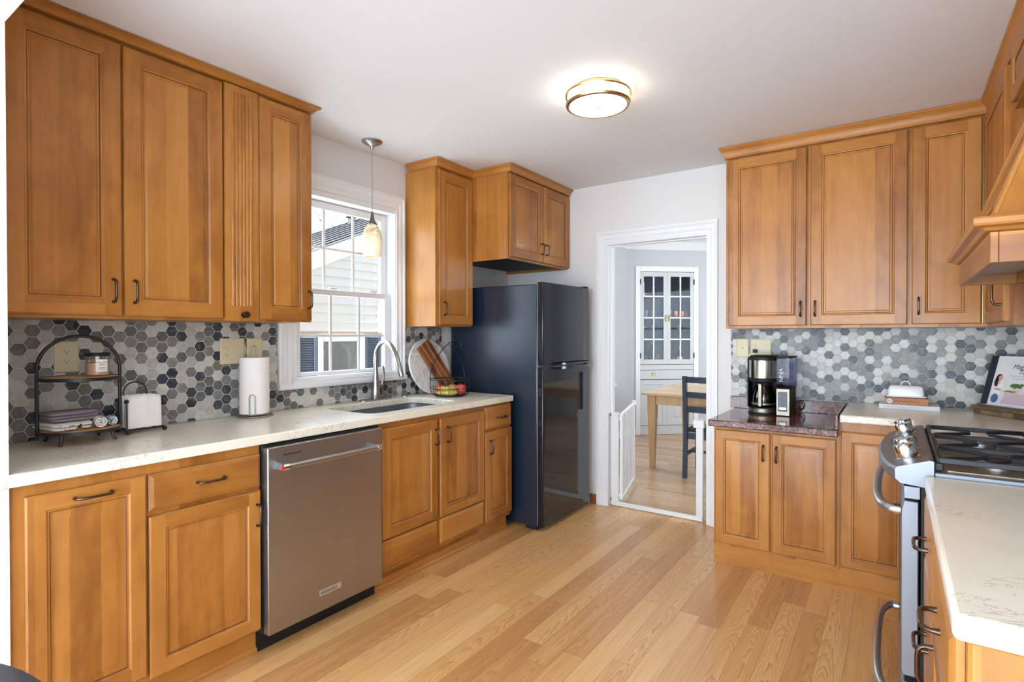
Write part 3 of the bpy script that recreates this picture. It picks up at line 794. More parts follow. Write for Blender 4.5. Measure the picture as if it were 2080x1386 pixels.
# ---- range hood
hood = thing('range_hood', 'honey maple range hood with a mantel shelf and fluted tapering sides', 'range hood', (3.3, 2.28, 1.515))
mb = MB()
mb.box(2.983, 3.001, 1.85, 2.71, 1.518, 1.60).box(3.001, 3.15, 1.85, 1.868, 1.518, 1.60).box(3.001, 3.15, 2.692, 2.71, 1.518, 1.60).box(3.15, W-.002, 1.85, 2.71, 1.518, 1.60)
mb.build('hood_skirt', maple_h, hood, bevel=.002)
MB().box(3.0015, 3.149, 1.8685, 2.6915, 1.556, 1.566).build('liner', m_steel, hood, smooth=False)
mb = MB()
mb.rings([[(3.15, 1.85-o, z), (2.983-o, 1.85-o, z), (2.983-o, 2.71+o, z), (3.15, 2.71+o, z)] for o, z in ((.0, 1.6005), (.010, 1.602), (.018, 1.610), (.034, 1.614), (.037, 1.620), (.037, 1.632), (.032, 1.638), (.0, 1.640))])
mb.build('mantel_shelf', maple_h, hood, angle=20)
def hp(k, e):          # tapering front: k 0..1 up, returns x, y-near, y-far, z
    z = 1.641+k*(2.195-1.641)
    return 2.998+k*.20-0, 1.868+k*.16+e, 2.70-k*.16-e, z
mb = MB(); r0 = hp(0, 0); r1 = hp(1, 0)
mb.rings([[(3.30, r[1], r[3]), (r[0], r[1], r[3]), (r[0], r[2], r[3]), (3.30, r[2], r[3])] for r in (r0, r1)])
mb.build('tapered_body', maple_v, hood, smooth=False)
for side in (0, 1):
    mb = MB()
    for k in range(4):
        e = .006+k*.021
        pts = []
        for q in (0, 1):
            x, ya, yb, z = hp(q, e); yy = ya if side == 0 else yb; s = 1 if side == 0 else -1
            pts.append([(x-.0005, yy, z), (x-.009, yy+s*.003, z), (x-.011, yy+s*.0085, z), (x-.009, yy+s*.014, z), (x-.0005, yy+s*.017, z)])
        mb.rings(pts)
    mb.build('fluted_pilaster', maple_v, hood, angle=30)
mb = MB(); pr = []
for i, d in ((0, .0005), (.0, .006), (.006, .009), (.03, .009), (.036, .0005)):
    a, b = hp(.12, .12+i), hp(.9, .12+i)
    pr.append([(a[0]-d+i*.3, a[1], a[3]+i), (a[0]-d+i*.3, a[2], a[3]+i), (b[0]-d-i*.3, b[2], b[3]-i), (b[0]-d-i*.3, b[1], b[3]-i)])
mb.rings(pr); mb.build('raised_panel', maple_v, hood, angle=20)

# ---- right base cabinets: door back y=3.259, front 3.24
fg = FF(3.259)
G3 = 'honey maple base cabinets on the far wall'
b5 = thing('base_cabinet', 'two-door honey maple base cabinet under the red-brown granite counter', 'cabinet', (2.22, 3.6, 0), G3)
MB().box(1.903, 2.5375, 3.259, L-.001, .1005, .7985).build('cabinet_body', maple_v, b5, smooth=False)
panel_door('door', b5, fg, 1.914, 2.208, .118, .778, st=.048, handle='v', hu=2.175, hv=.667)
panel_door('door', b5, fg, 2.2195, 2.526, .118, .778, st=.048, handle='v', hu=2.242, hv=.665)
toe_board(b5, FF(3.262), 1.903, 2.5375, 0)
b6 = thing('base_cabinet', 'single-door honey maple base cabinet under the cream counter, partly hidden behind the range', 'cabinet', (2.7, 3.6, 0), G3)
MB().box(2.538, W-.001, 3.259, L-.001, .1005, .8745).build('cabinet_body', maple_v, b6, smooth=False)
panel_door('door', b6, fg, 2.546, 2.845, .118, .824, st=.048)
toe_board(b6, FF(3.262), 2.538, 2.86, 0)
MB().box(2.868, W-.001, 2.722, 3.258, .1005, .8745).build('side_body', maple_v, b6, smooth=False)
# ---- peninsula drawers
b7 = thing('drawer_cabinet', 'honey maple drawer cabinet with dark handles, in the right foreground beside the range', 'cabinet', (3.2, 1.45, 0))
MB().box(2.868, W-.001, 1.0005, 1.935, .1005, .8745).build('cabinet_body', maple_v, b7, smooth=False)
fp = FR(2.8675)
for (a, b) in ((1.004, 1.462), (1.472, 1.931)):
    c = (a+b)/2
    slab('drawer', b7, fp, a, b, .705, .865, handle='h', hu=c+.03, hv=.775, hl=.10)
    if a < 1.2: panel_door('door', b7, fp, a, b, .118, .692, st=.052, handle='v', hu=b-.03, hv=.60)
    else:
        slab('drawer', b7, fp, a, b, .42, .692, handle='h', hu=c, hv=.53, hl=.10); slab('drawer', b7, fp, a, b, .118, .408, handle='h', hu=c, hv=.27, hl=.10)
toe_board(b7, FR(2.885), 1.0005, 1.935, 0)
panel_door('end_panel', b7, FF(1.0), 2.869, W-.002, .11, .874, t=.02, st=.07, raised=False)

# ================================================================== COUNTERTOPS
def rrect(x0, x1, y0, y1, r, n=6):
    pts = []
    for cx, cy, a in ((x1-r, y0+r, -90), (x1-r, y1-r, 0), (x0+r, y1-r, 90), (x0+r, y0+r, 180)):
        for k in range(n+1): q = math.radians(a+90*k/n); pts.append((cx+r*math.cos(q), cy+r*math.sin(q)))
    return pts
def plate(name, outer, hole, z0, z1, mat, r_edge=None):
    bm = bmesh.new()
    def loop(pts, z):
        vs_ = [bm.verts.new((x, y, z)) for x, y in pts]; es = [bm.edges.new((vs_[i], vs_[(i+1) % len(vs_)])) for i in range(len(vs_))]
        return vs_, es
    caps = []
    for z in (z0, z1):
        vo, eo = loop(outer, z)
        if hole: vh, eh = loop(hole, z)
        else: vh, eh = [], []
        bmesh.ops.triangle_fill(bm, use_beauty=True, use_dissolve=False, edges=eo+eh)
        caps.append((vo, vh))
    for a, b in zip(caps[0], caps[1]):
        for i in range(len(a)): j = (i+1) % len(a); bm.faces.new((a[i], a[j], b[j], b[i]))
    bmesh.ops.recalc_face_normals(bm, faces=bm.faces)
    me = bpy.data.meshes.new(name); bm.to_mesh(me); bm.free(); me.materials.append(mat)
    for p in me.polygons: p.use_smooth = True
    me.set_sharp_from_angle(angle=.6)
    o = bpy.data.objects.new(name, me); C.objects.link(o)
    if r_edge:
        md = o.modifiers.new('bevel', 'BEVEL'); md.width = r_edge; md.segments = 4; md.limit_method = 'ANGLE'; md.angle_limit = 1.0
    return o
sink_hole = rrect(.125, .535, 1.865, 2.56, .07)
ct = plate('countertop', [(.0105, YF+.001), (.0105, 3.019), (.636, 3.019), (.636, .26), (.6235, .26), (.6235, YF+.001)][::-1], sink_hole, .876, .9157, m_quartz, .009)
tag(ct, 'cream quartz countertop with the sink cut into it, along the left wall', 'countertop')
ct2 = plate('countertop', [(2.5435, 3.2), (2.849, 3.2), (2.849, 2.722), (W-.0105, 2.722), (W-.0105, L-.0105), (2.5435, L-.0105)], None, .876, .9157, m_quartz, .009)
tag(ct2, 'cream quartz countertop in the far right corner, holding the cookbook stand', 'countertop')
ct3 = plate('countertop', [(2.849, .957), (W-.0105, .957), (W-.0105, 1.937), (2.849, 1.937)], None, .876, .9157, m_quartz, .012)
tag(ct3, 'cream quartz countertop in the right foreground, on the near side of the range', 'countertop')
ct4 = thing('granite_countertop', 'red-brown polished granite countertop under the coffee maker', 'countertop', (2.2, 3.5, .799))
pl = plate('slab', [(1.888, 3.187), (2.5372, 3.187), (2.5372, L-.002), (1.888, L-.002)], None, 0, .0385, m_granite, .006)
pl.data.transform(Matrix.Translation((-2.2, -3.5, 0))); pl.parent = ct4; OFF[pl.name] = Vector((2.2, 3.5, .799))
MB().box(1.864, 2.524, L-.032, L-.0095, .8377, .914).build('granite_upstand', m_granite, ct4, bevel=.002)
MB().box(2.5245, 2.5372, 3.20, L-.010, .8377, .9155).build('granite_side_strip', m_granite, ct4, bevel=.002)

# ---- sink
sk = thing('kitchen_sink', 'stainless steel undermount sink set in the left countertop', 'sink', (.33, 2.21, .70))
def rr(o, z): return [(x, y, z) for x, y in rrect(.125-o, .535+o, 1.865-o, 2.56+o, .07+o*.5)]
mb = MB(); mb.rings([rr(.02, .8750), rr(.02, .8745), rr(-.001, .8745), rr(-.006, .74), rr(-.02, .71), rr(-.05, .70), rr(-.05, .6985), rr(-.012, .705), rr(.004, .74), rr(.022, .872)], closed=True)
mb.rings([rr(-.05, .6986), rr(-.05, .6996)])
mb.build('basin', m_steel2, sk, angle=30)
MB().lathe([(.055, .6998), (.055, .702), (.04, .703), (.03, .7005)], (.33, 2.21, 0), 24).build('drain', m_chrome, sk)
# ---- faucet
fa = thing('kitchen_faucet', 'brushed nickel gooseneck faucet with a pull-down spray head behind the sink', 'faucet', (.062, 2.305, .9157))
X, Y, Z = .062, 2.305, .9162
mb = MB(); pts = rrect(X-.027, X+.027, Y-.125, Y+.125, .026)
mb.rings([[(x, y, Z) for x, y in pts], [(x, y, Z+.006) for x, y in pts], [(X+(x-X)*.85, Y+(y-Y)*.95, Z+.009) for x, y in pts]])
mb.build('deck_plate', m_nickel, fa)
MB().lathe([(.027, .0085), (.029, .02), (.028, .05), (.022, .10), (.017, .145), (.0155, .18)], (X, Y, Z), 20).build('faucet_body', m_nickel, fa)
dx_, dy_ = math.cos(math.radians(-8)), math.sin(math.radians(-8))
def sp(r, z): return (X+dx_*r, Y+dy_*r, z)
arc = cr([sp(0, Z+.17), sp(0, Z+.245), sp(.012, Z+.31), sp(.055, Z+.358), sp(.115, Z+.370), sp(.18, Z+.338), sp(.228, Z+.275), sp(.246, Z+.235)], 6)
nk = MB().tube(arc, .0138, 14).build('gooseneck_spout', m_nickel, fa)
MB().tube([sp(.2435, Z+.242), sp(.254, Z+.217), sp(.275, Z+.168), sp(.278, Z+.158)], [.0148, .0175, .0165, .012], 14).build('spray_head', m_nickel, nk)
hb = MB().tube([(X, Y+.012, Z+.085), (X+.004, Y+.05, Z+.088)], [.014, .015], 12).build('valve_body', m_nickel, fa)
MB().tube(cr([(X+.004, Y+.046, Z+.09), (X+.010, Y+.056, Z+.13), (X+.008, Y+.058, Z+.18), (X+.010, Y+.052, Z+.215)], 4), [.011, .010, .009, .008, .0075, .007, .007, .0075, .008, .008, .008, .007, .005][:13], 10, flat=.7).build('lever_handle', m_nickel, hb)
MB().lathe([(.024, 0), (.024, .004), (.02, .0075), (.001, .008)], (.064, 2.555, .9160), 20).build('hole_cover', m_nickel)
tag(bpy.data.objects['hole_cover'], 'small round nickel hole cover on the counter right of the faucet', 'hole cover')
# ================================================================== APPLIANCES
# ---- dishwasher
dw = thing('dishwasher', 'stainless steel dishwasher with a towel bar handle between the base cabinets', 'dishwasher', (.35, 1.51, 0))
MB().box(.03, .605, 1.2, 1.827, .082, .872).build('tub_housing', m_blackm, dw, smooth=False)
MB().box(.606, .6215, 1.202, 1.825, .082, .871).build('door_inner', m_dark, dw, smooth=False)
d = MB().box(.622, .660, 1.206, 1.819, .083, .862).build('door', m_steel, dw, bevel=.004)
MB().box(.56, .592, 1.199, 1.828, .002, .080).build('kick_plate', m_blackm, dw, smooth=False)
MB().box(.6602, .6612, 1.276, 1.362, .821, .8245).build('vent_slot', m_dark, d, smooth=False)
hd = MB().tube([(.716, 1.262, .783), (.716, 1.74, .783)], .0125, 16).build('towel_bar', m_steel, d)
MB().tube([(.716, 1.238, .783), (.716, 1.2625, .783)], .0145, 16).tube([(.716, 1.7395, .783), (.716, 1.762, .783)], .0145, 16).build('bar_end_caps', m_chrome, hd)
MB().tube([(.716, 1.2365, .783), (.716, 1.2385, .783)], .0115, 16).build('red_medallion', m_red, hd)
for yy in (1.252, 1.748):
    MB().prism([(.6602, .80), (.6602, .766), (.708, .771), (.728, .775), (.728, .79), (.708, .795)], yy-.007, yy+.007, 'y').build('bar_bracket', m_steel2, hd, bevel=.002)
m_badge = plain('badge_plate', srgb(196, 186, 176), .35, .6)
bdg = MB().box(.6602, .6622, 1.452, 1.569, .152, .181).build('brand_badge', m_badge, d, bevel=.0008)
mb = MB(); text_mb(mb, 'KitchenAid', .0195, lambda u, v: (.6626, 1.4565+u*1.0, .1605+v)); mb.build('badge_lettering', m_dark, bdg, smooth=False)

# ---- refrigerator
rf = thing('refrigerator', 'black top-freezer refrigerator standing between the left counter and the doorway', 'refrigerator', (.45, 3.4, 0))
ry0, ry1 = 3.064, 3.735
MB().box(.03, .795, ry0+.002, ry1-.002, .03, 1.672).build('refrigerator_body', m_blackt, rf, bevel=.006)
MB().box(.70, .79, ry0+.01, ry1-.01, .004, .03).build('base_grille', m_blackm, rf, smooth=False)
MB().box(.7955, .8005, ry0+.006, ry1-.006, .035, 1.68).build('door_gasket', plain('grey_gasket', srgb(150, 152, 156), .6), rf, smooth=False)
def fdoor(name, z0, z1):
    n = 10; prof = [(.801, ry0), (.840, ry0), (.8446, ry0+.006)]
    for k in range(1, n): q = k/n; prof.append((.8446+.002*math.sin(PI*q), ry0+.006+(ry1-ry0-.012)*q))
    prof += [(.8446, ry1-.006), (.840, ry1), (.801, ry1)]
    return MB().prism(prof, z0, z1, 'z').build(name, m_blackg, rf, bevel=.003, angle=30)
fz = fdoor('freezer_door', 1.121, 1.684); ff = fdoor('fresh_food_door', .028, 1.110)
def lip(z0, z1, nm, par):
    pts = cr([(.846, ry0+.10, 0), (.868, ry0+.14, 0), (.886, ry0+.20, 0), (.893, ry0+.36, 0), (.886, ry1-.10, 0), (.874, ry1-.04, 0), (.85, ry1-.01, 0)], 5)
    poly_in = [(p[0]-.006, p[1]) for p in pts][::-1]
    poly = [(p[0], p[1]) for p in pts]+poly_in
    return MB().prism(poly, z0, z1, 'z').build(nm, m_blackg, par, angle=40)
lip(1.092, 1.109, 'handle', ff); lip(1.1215, 1.134, 'handle', fz)
MB().box(.79, .85, ry1-.07, ry1-.02, 1.6845, 1.694).build('top_hinge_cover', m_blackm, rf, bevel=.003)
MB().box(.80, .835, ry1+.001, ry1+.006, .06, 1.66).build('hinge_side_strip', plain('hinge_strip_grey', srgb(120, 124, 130), .4), rf, smooth=False)

# ---- gas range
rg = thing('gas_range', 'stainless steel gas range with front knobs and cast iron grates, in the right foreground', 'range', (3.17, 2.33, 0))
ya, yb = 1.9405, 2.716
MB().box(2.842, W-.012, ya+.002, yb-.002, .03, .905).build('range_body', m_blackm, rg, smooth=False)
MB().box(2.90, 3.3, ya+.03, yb-.03, 0.002, .03).build('plinth', m_blackm, rg, smooth=False)
od = MB().prism([(2.800, .305), (2.793, .315), (2.793, .80), (2.800, .832), (2.838, .832), (2.838, .305)], ya+.004, yb-.004, 'y').build('oven_door', m_steel2, rg, bevel=.004)
MB().box(2.7915, 2.7928, ya+.12, yb-.12, .42, .68).build('oven_window', m_blackg, od, smooth=False)
dr = MB().prism([(2.800, .055), (2.793, .065), (2.793, .275), (2.800, .287), (2.838, .287), (2.838, .055)], ya+.004, yb-.004, 'y').build('warming_drawer', m_steel2, rg, bevel=.004)
MB().box(2.8, 2.8405, ya+.004, yb-.004, .838, .876).build('front_collar', m_steel2, rg, bevel=.002)
def bow(z, par):
    p = [(2.7915, 1.985, z), (2.768, 1.985, z), (2.745, 2.03, z), (2.731, 2.13, z+.003), (2.727, 2.33, z+.004), (2.731, 2.53, z+.003), (2.745, 2.63, z), (2.768, 2.675, z), (2.7915, 2.675, z)]
    pts = cr(p, 5)
    o = MB().tube(pts, .0125, 14, flat=1.15).build('handle', m_steel, par)
    MB().tube([(2.7925, 1.985, z), (2.776, 1.985, z)], .0165, 14).tube([(2.7925, 2.675, z), (2.776, 2.675, z)], .0165, 14).build('handle_ferrule', m_chrome, o)
bow(.792, od); bow(.215, dr)
# sloping control panel with a bowed front
mb = MB(); rs = []
for k in range(17):
    q = k/16; y_ = ya-.002+(yb-ya+.004)*q; b_ = .048*math.sin(PI*min(max(q, 0), 1))**.6 if 0 < q < 1 else 0
    xf_ = 2.778-b_
    rs.append([(2.872, y_, .9565), (2.862, y_, .9590), (xf_+.006, y_, .932-.006*b_/.048), (xf_, y_, .924-.006*b_/.048), (xf_+.001, y_, .896), (xf_+.014, y_, .884), (2.85, y_, .878), (2.872, y_, .90)])
mb.rings(rs); cp_ = mb.build('control_panel', m_steel2, rg, angle=30)
sl = math.atan2(.959-.930, 2.862-2.755)          # slope of the panel top
def panel_pt(x, y, up): zz = .932+(x-2.78)*math.tan(.29)+.0035; return (x-math.sin(.29)*up, y, zz+math.cos(.29)*up)
for yk in (2.03, 2.155, 2.52, 2.64):
    mb = MB()
    mb.lathe([(.034, -.008), (.034, .003), (.028, .006), (.0285, .012), (.030, .036), (.027, .042), (.001, .043)], (0, 0, 0), 32)
    mb.box(-.0035, .0035, -.0285, .0285, .0425, .0455)
    a = -.29; yk_ = yk
    mb.xf(lambda x, y, z: (x*math.cos(a)+z*math.sin(a)+2.812, y+yk_, -x*math.sin(a)+z*math.cos(a)+.9455))
    mb.build('knob', m_chrome, cp_, angle=40)
mb = MB()
for pts in ([(2.765, 2.235), (2.84, 2.235), (2.84, 2.43), (2.765, 2.43)],):
    mb.rings([[(x, y, .9335+(x-2.772)*.2853+h) for x, y in pts] for h in (-.004, .0025)])
mb.build('display', m_blackg, cp_, smooth=False)
# cooktop
ck = MB().box(2.8725, W-.0115, ya+.0005, yb-.0005, .9055, .926).build('cooktop', m_steel2, rg, bevel=.004)
MB().box(2.905, W-.05, ya+.035, yb-.035, .9262, .9285).build('burner_pan', plain('enamel_pan', srgb(168, 156, 138), .25, .8), ck, smooth=False)
for bx_, by_ in ((3.03, 2.13), (3.33, 2.13), (3.03, 2.53), (3.33, 2.53), (3.18, 2.33)):
    b_ = MB().lathe([(.048, .9287), (.048, .936), (.040, .940), (.038, .944)], (bx_, by_, 0), 24).build('burner', m_steel, ck)
    MB().lathe([(.034, .9442), (.036, .947), (.033, .952), (.02, .954)], (bx_, by_, 0), 24).build('burner_cap', m_iron, b_)
def bar(mb, p, q, w=.011, z0=.957, z1=.968):
    p, q = Vector(p), Vector(q); d_ = (q-p).normalized(); n_ = Vector((-d_.y, d_.x, 0))*w/2
    mb.rings([[(a.x-n_.x, a.y-n_.y, z0), (a.x+n_.x, a.y+n_.y, z0), (a.x+n_.x*.6, a.y+n_.y*.6, z1), (a.x-n_.x*.6, a.y-n_.y*.6, z1)] for a in (p, q)])
def grate(y0, y1):
    mb = MB(); x0, x1 = 2.884, W-.035
    for a, b in (((x0, y0), (x0, y1)), ((x1, y0), (x1, y1)), ((x0, y0), (x1, y0)), ((x0, y1), (x1, y1)), (((x0+x1)/2, y0), ((x0+x1)/2, y1))):
        bar(mb, (*a, 0), (*b, 0), .012, .950, .966)
    for fx in (x0, x1):
        for fy in (y0, y1): mb.box(fx-.01, fx+.01, fy-.01, fy+.01, .9287, .95)
    cy_ = (y0+y1)/2
    for cx_ in (x0+.146, x1-.146):
        for sx, sy in ((-1, -1), (-1, 1), (1, -1), (1, 1)):
            bar(mb, (cx_+sx*.026, cy_+sy*.026, 0), (cx_+sx*.134, cy_+sy*.92*(y1-y0)/2, 0), .008)
    return mb.build('grate', m_iron, ck, bevel=.002)
grate(ya+.03, 2.198); grate(2.206, 2.452); grate(2.460, yb-.03)

# ================================================================== LIGHT FIXTURES
cl = thing('ceiling_light', 'round flush ceiling light with two champagne metal rings and a glowing white drum', 'ceiling light', (1.612, 2.318, H))
cx_, cy_ = 1.612, 2.318
m_glow = emis('lit_drum', (1, .90, .74, 1), 13.0)
MB().lathe([(.128, H-.001), (.130, H-.003), (.130, H-.0175), (.001, H-.0175)], (cx_, cy_, 0), 64, cap=False).build('ceiling_pan', m_goldrim, cl)
MB().lathe([(.146, H-.018), (.154, H-.018), (.1565, H-.024), (.154, H-.031), (.146, H-.031)], (cx_, cy_, 0), 64, cap=False, closed=True).build('upper_ring', m_goldrim, cl)
MB().lathe([(.133, H-.018), (.1345, H-.060), (.131, H-.073), (.11, H-.079), (.05, H-.082), (.001, H-.083)], (cx_, cy_, 0), 64, cap=False).build('lit_diffuser', m_glow, cl)
MB().lathe([(.1375, H-.066), (.149, H-.064), (.1535, H-.068), (.150, H-.077), (.141, H-.081), (.1355, H-.079)], (cx_, cy_, 0), 64, cap=False, closed=True).build('lower_ring', m_goldrim, cl)
for k in range(3):
    a = 2*PI*k/3+.5; px, py = cx_+.150*math.cos(a), cy_+.150*math.sin(a)
    MB().tube([(px, py, H-.028), (px, py, H-.067)], .0028, 8).tube([(px, py, H-.022), (cx_+.129*math.cos(a), cy_+.129*math.sin(a), H-.012)], .0028, 8).build('ring_post', m_goldrim, cl)
MB().lathe([(.006, H-.0832), (.006, H-.088), (.002, H-.091)], (cx_, cy_, 0), 12).build('finial', m_goldrim, cl)

pdx, pdy = .19, 2.17
pl_ = thing('pendant_lamp', 'small glass pendant lamp hanging on a thin cord in front of the kitchen window', 'pendant lamp', (pdx, pdy, H))
MB().lathe([(.062, H-.001), (.062, H-.005), (.056, H-.012), (.03, H-.026), (.012, H-.034), (.008, H-.05), (.004, H-.062)], (pdx, pdy, 0), 32).build('canopy', m_nickel, pl_)
MB().tube([(pdx, pdy, H-.06), (pdx, pdy, 2.07)], .0018, 6).build('cord', m_nickel, pl_)
MB().lathe([(.003, 2.072), (.008, 2.057), (.013, 2.027), (.022, 2.005), (.027, 1.997), (.026, 1.993)], (pdx, pdy, 0), 24).build('lamp_cap', plain('dark_nickel', srgb(130, 128, 126), .3, 1), pl_)
t = NT('swirled_glass_shade'); co = t.coord(); xx = t.xyz(co)
n_ = t.noise(t.mapping(co, (1, 1, 3)), 16, 4, .6, 2.0)
zf = t.n('ShaderNodeMapRange'); t.link(xx[2], zf.inputs[0]); zf.inputs[1].default_value = -.62; zf.inputs[2].default_value = -.54; zf.clamp = True
fac = t.math('MULTIPLY', t.math('GREATER_THAN', n_, .47), t.math('MULTIPLY', zf.outputs[0], .75))
colr = t.mix(fac, srgb(244, 236, 206), srgb(196, 160, 92))
t.set(Base_Color=colr, Roughness=.15, Emission_Color=colr, Emission_Strength=.12)
MB().lathe([(.025, 1.994), (.038, 1.979), (.050, 1.952), (.0585, 1.912), (.0615, 1.867), (.0585, 1.827), (.051, 1.799), (.048, 1.800), (.055, 1.829), (.0575, 1.867), (.054, 1.912), (.045, 1.952), (.033, 1.975), (.022, 1.989)], (pdx, pdy, 0), 32, cap=False, closed=True).build('glass_shade', t.m, pl_)

# ================================================================== OUTLETS
def outlet(label, fr, u0, u1, z0, z1, kinds, gnd=True):
    c = (u0+u1)/2; p = fr(c, (z0+z1)/2, 0)
    th = thing('outlet_plate', label, 'outlet', p)
    MB().rings([[fr(u0+i, z0+i, d), fr(u1-i, z0+i, d), fr(u1-i, z1-i, d), fr(u0+i, z1-i, d)] for i, d in ((0, 0.0003), (0, .003), (.004, .0055), (.007, .006))]).build('cover_plate', m_ivory, th, angle=25)
    n = len(kinds); wd = (u1-u0)/n; zc_ = (z0+z1)/2
    def bx(mb, a, b, c_, d_, e, g):
        p, q = fr(a, c_, e), fr(b, d_, g); mb.box(min(p[0], q[0]), max(p[0], q[0]), min(p[1], q[1]), max(p[1], q[1]), min(p[2], q[2]), max(p[2], q[2]))
    for i, k in enumerate(kinds):
        cu_ = u0+wd*(i+.5)
        if k in 'dg':
            for s in (-.0195, .0195):
                rs = []
                for d_ in (.006, .0075): rs.append([fr(cu_+.0155*math.cos(a)*1.0, zc_+s+.0135*max(-1, min(1, 1.25*math.sin(a))), d_) for a in [2*PI*q/20 for q in range(20)]])
                rc = MB().rings(rs).build('receptacle', m_ivory, th, angle=30)
                mb = MB(); bx(mb, cu_-.007, cu_-.0055, zc_+s-.001, zc_+s+.007, .0076, .0079); bx(mb, cu_+.0055, cu_+.007, zc_+s-.001, zc_+s+.006, .0076, .0079); bx(mb, cu_-.002, cu_+.002, zc_+s-.009, zc_+s-.005, .0076, .0079)
                mb.build('slots', m_dark, rc, smooth=False)
        elif k == 's':
            mb = MB(); bx(mb, cu_-.005, cu_+.005, zc_-.012, zc_+.012, .006, .0068)
            o = mb.build('switch_collar', m_ivory, th, smooth=False)
            p0 = fr(cu_, zc_, .006); MB().rings([[fr(cu_-.0035, zc_-.006, .0068), fr(cu_+.0035, zc_-.006, .0068), fr(cu_+.0035, zc_+.004, .0068), fr(cu_-.0035, zc_+.004, .0068)], [fr(cu_-.003, zc_+.004, .017), fr(cu_+.003, zc_+.004, .017), fr(cu_+.003, zc_+.009, .015), fr(cu_-.003, zc_+.009, .015)]]).build('toggle', m_ivory, o, smooth=False)
    return th
fl9, ff9 = FL(.0092), FF(L-.0092)
outlet('ivory outlet plate on the tiles behind the tiered tray', fl9, .685, .767, 1.18, 1.305, 'd')
outlet('wide ivory plate with an outlet and a switch, just left of the paper towels', fl9, 1.347, 1.472, 1.183, 1.313, 'ds')
outlet('narrow ivory switch plate nearest the window, above the paper towel roll', fl9, 1.486, 1.568, 1.181, 1.313, 's')
outlet('narrow ivory switch plate nearest the doorway, left of the coffee maker', ff9, 1.897, 1.974, 1.178, 1.300, 's')
ob = outlet('wide ivory plate with four sockets above the coffee maker', ff9, 1.986, 2.112, 1.178, 1.300, 'dd')
MB().box(2.006, 2.030, L-.045, L-.0175, 1.208, 1.231).build('black_plug', m_blackm, None, bevel=.003)
tag(bpy.data.objects['black_plug'], 'black plug in the lower left socket above the coffee maker', 'plug')

# ================================================================== THINGS ON THE LEFT COUNTER
ZC = .9162
# ---- tiered tray
tx, ty, tr = .185, .718, .138
ts = thing('tiered_tray', 'black two-tier tray with an arched handle and wooden shelves, left end of the counter', 'tiered tray', (tx, ty, ZC))
ang = math.radians(84); ux, uy = math.cos(ang), math.sin(ang)       # direction of the arch plane
arch = []
for s in (-1,): arch += [(tx-ux*.129, ty-uy*.129, ZC+.03), (tx-ux*.129, ty-uy*.129, ZC+.16)]
for k in range(0, 25):
    a = PI-PI*k/24; arch.append((tx+ux*.129*math.cos(a), ty+uy*.129*math.cos(a), ZC+.285+.125*math.sin(a)))
arch += [(tx+ux*.129, ty+uy*.129, ZC+.16), (tx+ux*.129, ty+uy*.129, ZC+.03)]
MB().tube(arch, .0062, 10).build('arched_handle', m_blacks, ts)
for zz, nm in ((ZC+.045, 'lower_shelf'), (ZC+.243, 'upper_shelf')):
    o = MB().lathe([(.001, zz), (tr-.012, zz), (tr-.011, zz+.009), (.001, zz+.009)], (tx, ty, 0), 48).build(nm, tray_wood, ts)
    MB().lathe([(tr-.0105, zz-.002), (tr-.0105, zz+.011), (tr-.006, zz+.011), (tr-.006, zz-.002)], (tx, ty, 0), 48, cap=False, closed=True).build('metal_rim', m_blacks, o)
for k in range(4):
    a = math.radians(-46+90*k); c, s = math.cos(a), math.sin(a)
    MB().tube([(tx+c*.112, ty+s*.112, ZC+.042), (tx+c*.115, ty+s*.115, ZC+.02), (tx+c*.124, ty+s*.124, ZC+.0062)], [.008, .005, .0065], 8).build('foot', m_blacks, ts)
# ---- candle
cdx, cdy, cz_ = .185, .775, ZC+.2525
cd = thing('candle_jar', 'candle jar with a black lid and white label on the upper tray shelf', 'candle', (cdx, cdy, cz_))
MB().lathe([(.038, 0), (.040, .004), (.040, .078), (.0375, .078), (.037, .006), (.001, .005)], (cdx, cdy, cz_), 32, cap=False).build('glass_jar', m_amber, cd)
MB().lathe([(.001, .0055), (.0365, .0055), (.0365, .052), (.001, .05)], (cdx, cdy, cz_), 32).build('wax', m_wax, cd)
rsh = random.Random(3); mb = MB()
for k in range(7):
    q = rsh.uniform(0, 6.28); mb.lathe([(.001, 0), (.007, .003), (.008, .008), (.001, .014)], (cdx+.026*math.cos(q), cdy+.026*math.sin(q), cz_+.052), 10)
mb.build('shells', m_cloth_w, cd)
MB().lathe([(.041, .0785), (.042, .080), (.042, .089), (.040, .091), (.001, .091)], (cdx, cdy, cz_), 32).build('black_lid', m_blackm, cd)
# label wrapped round the front, towards the room
la0 = math.radians(-25)
def lab(u, v, e=0): a = la0+u/.0405; return (cdx+(.0405+e)*math.cos(a), cdy+(.0405+e)*math.sin(a), cz_+v)
mb = MB(); n = 8
mb.rings([[lab(-.0+u_*.040/n, .018), lab(u_*.040/n, .066), lab(u_*.040/n, .066, .0006), lab(u_*.040/n, .018, .0006)] for u_ in range(n+1)])
lo = mb.build('paper_label', m_paper, cd)
mb = MB()
for st_, sz, v in (('MELLOW', .0085, .052), ('BIRD', .0085, .043)):
    text_mb(mb, st_, sz, lambda u, w_, v=v: lab(.020+u, v+w_, .0011), align='CENTER')
for v in (.034, .031, .025): mb.rings([[lab(a, v), lab(a, v+.0012), lab(a, v+.0012, .001), lab(a, v, .001)] for a in (.009, .02, .031)])
mb.build('label_lettering', m_dark, lo, smooth=False)
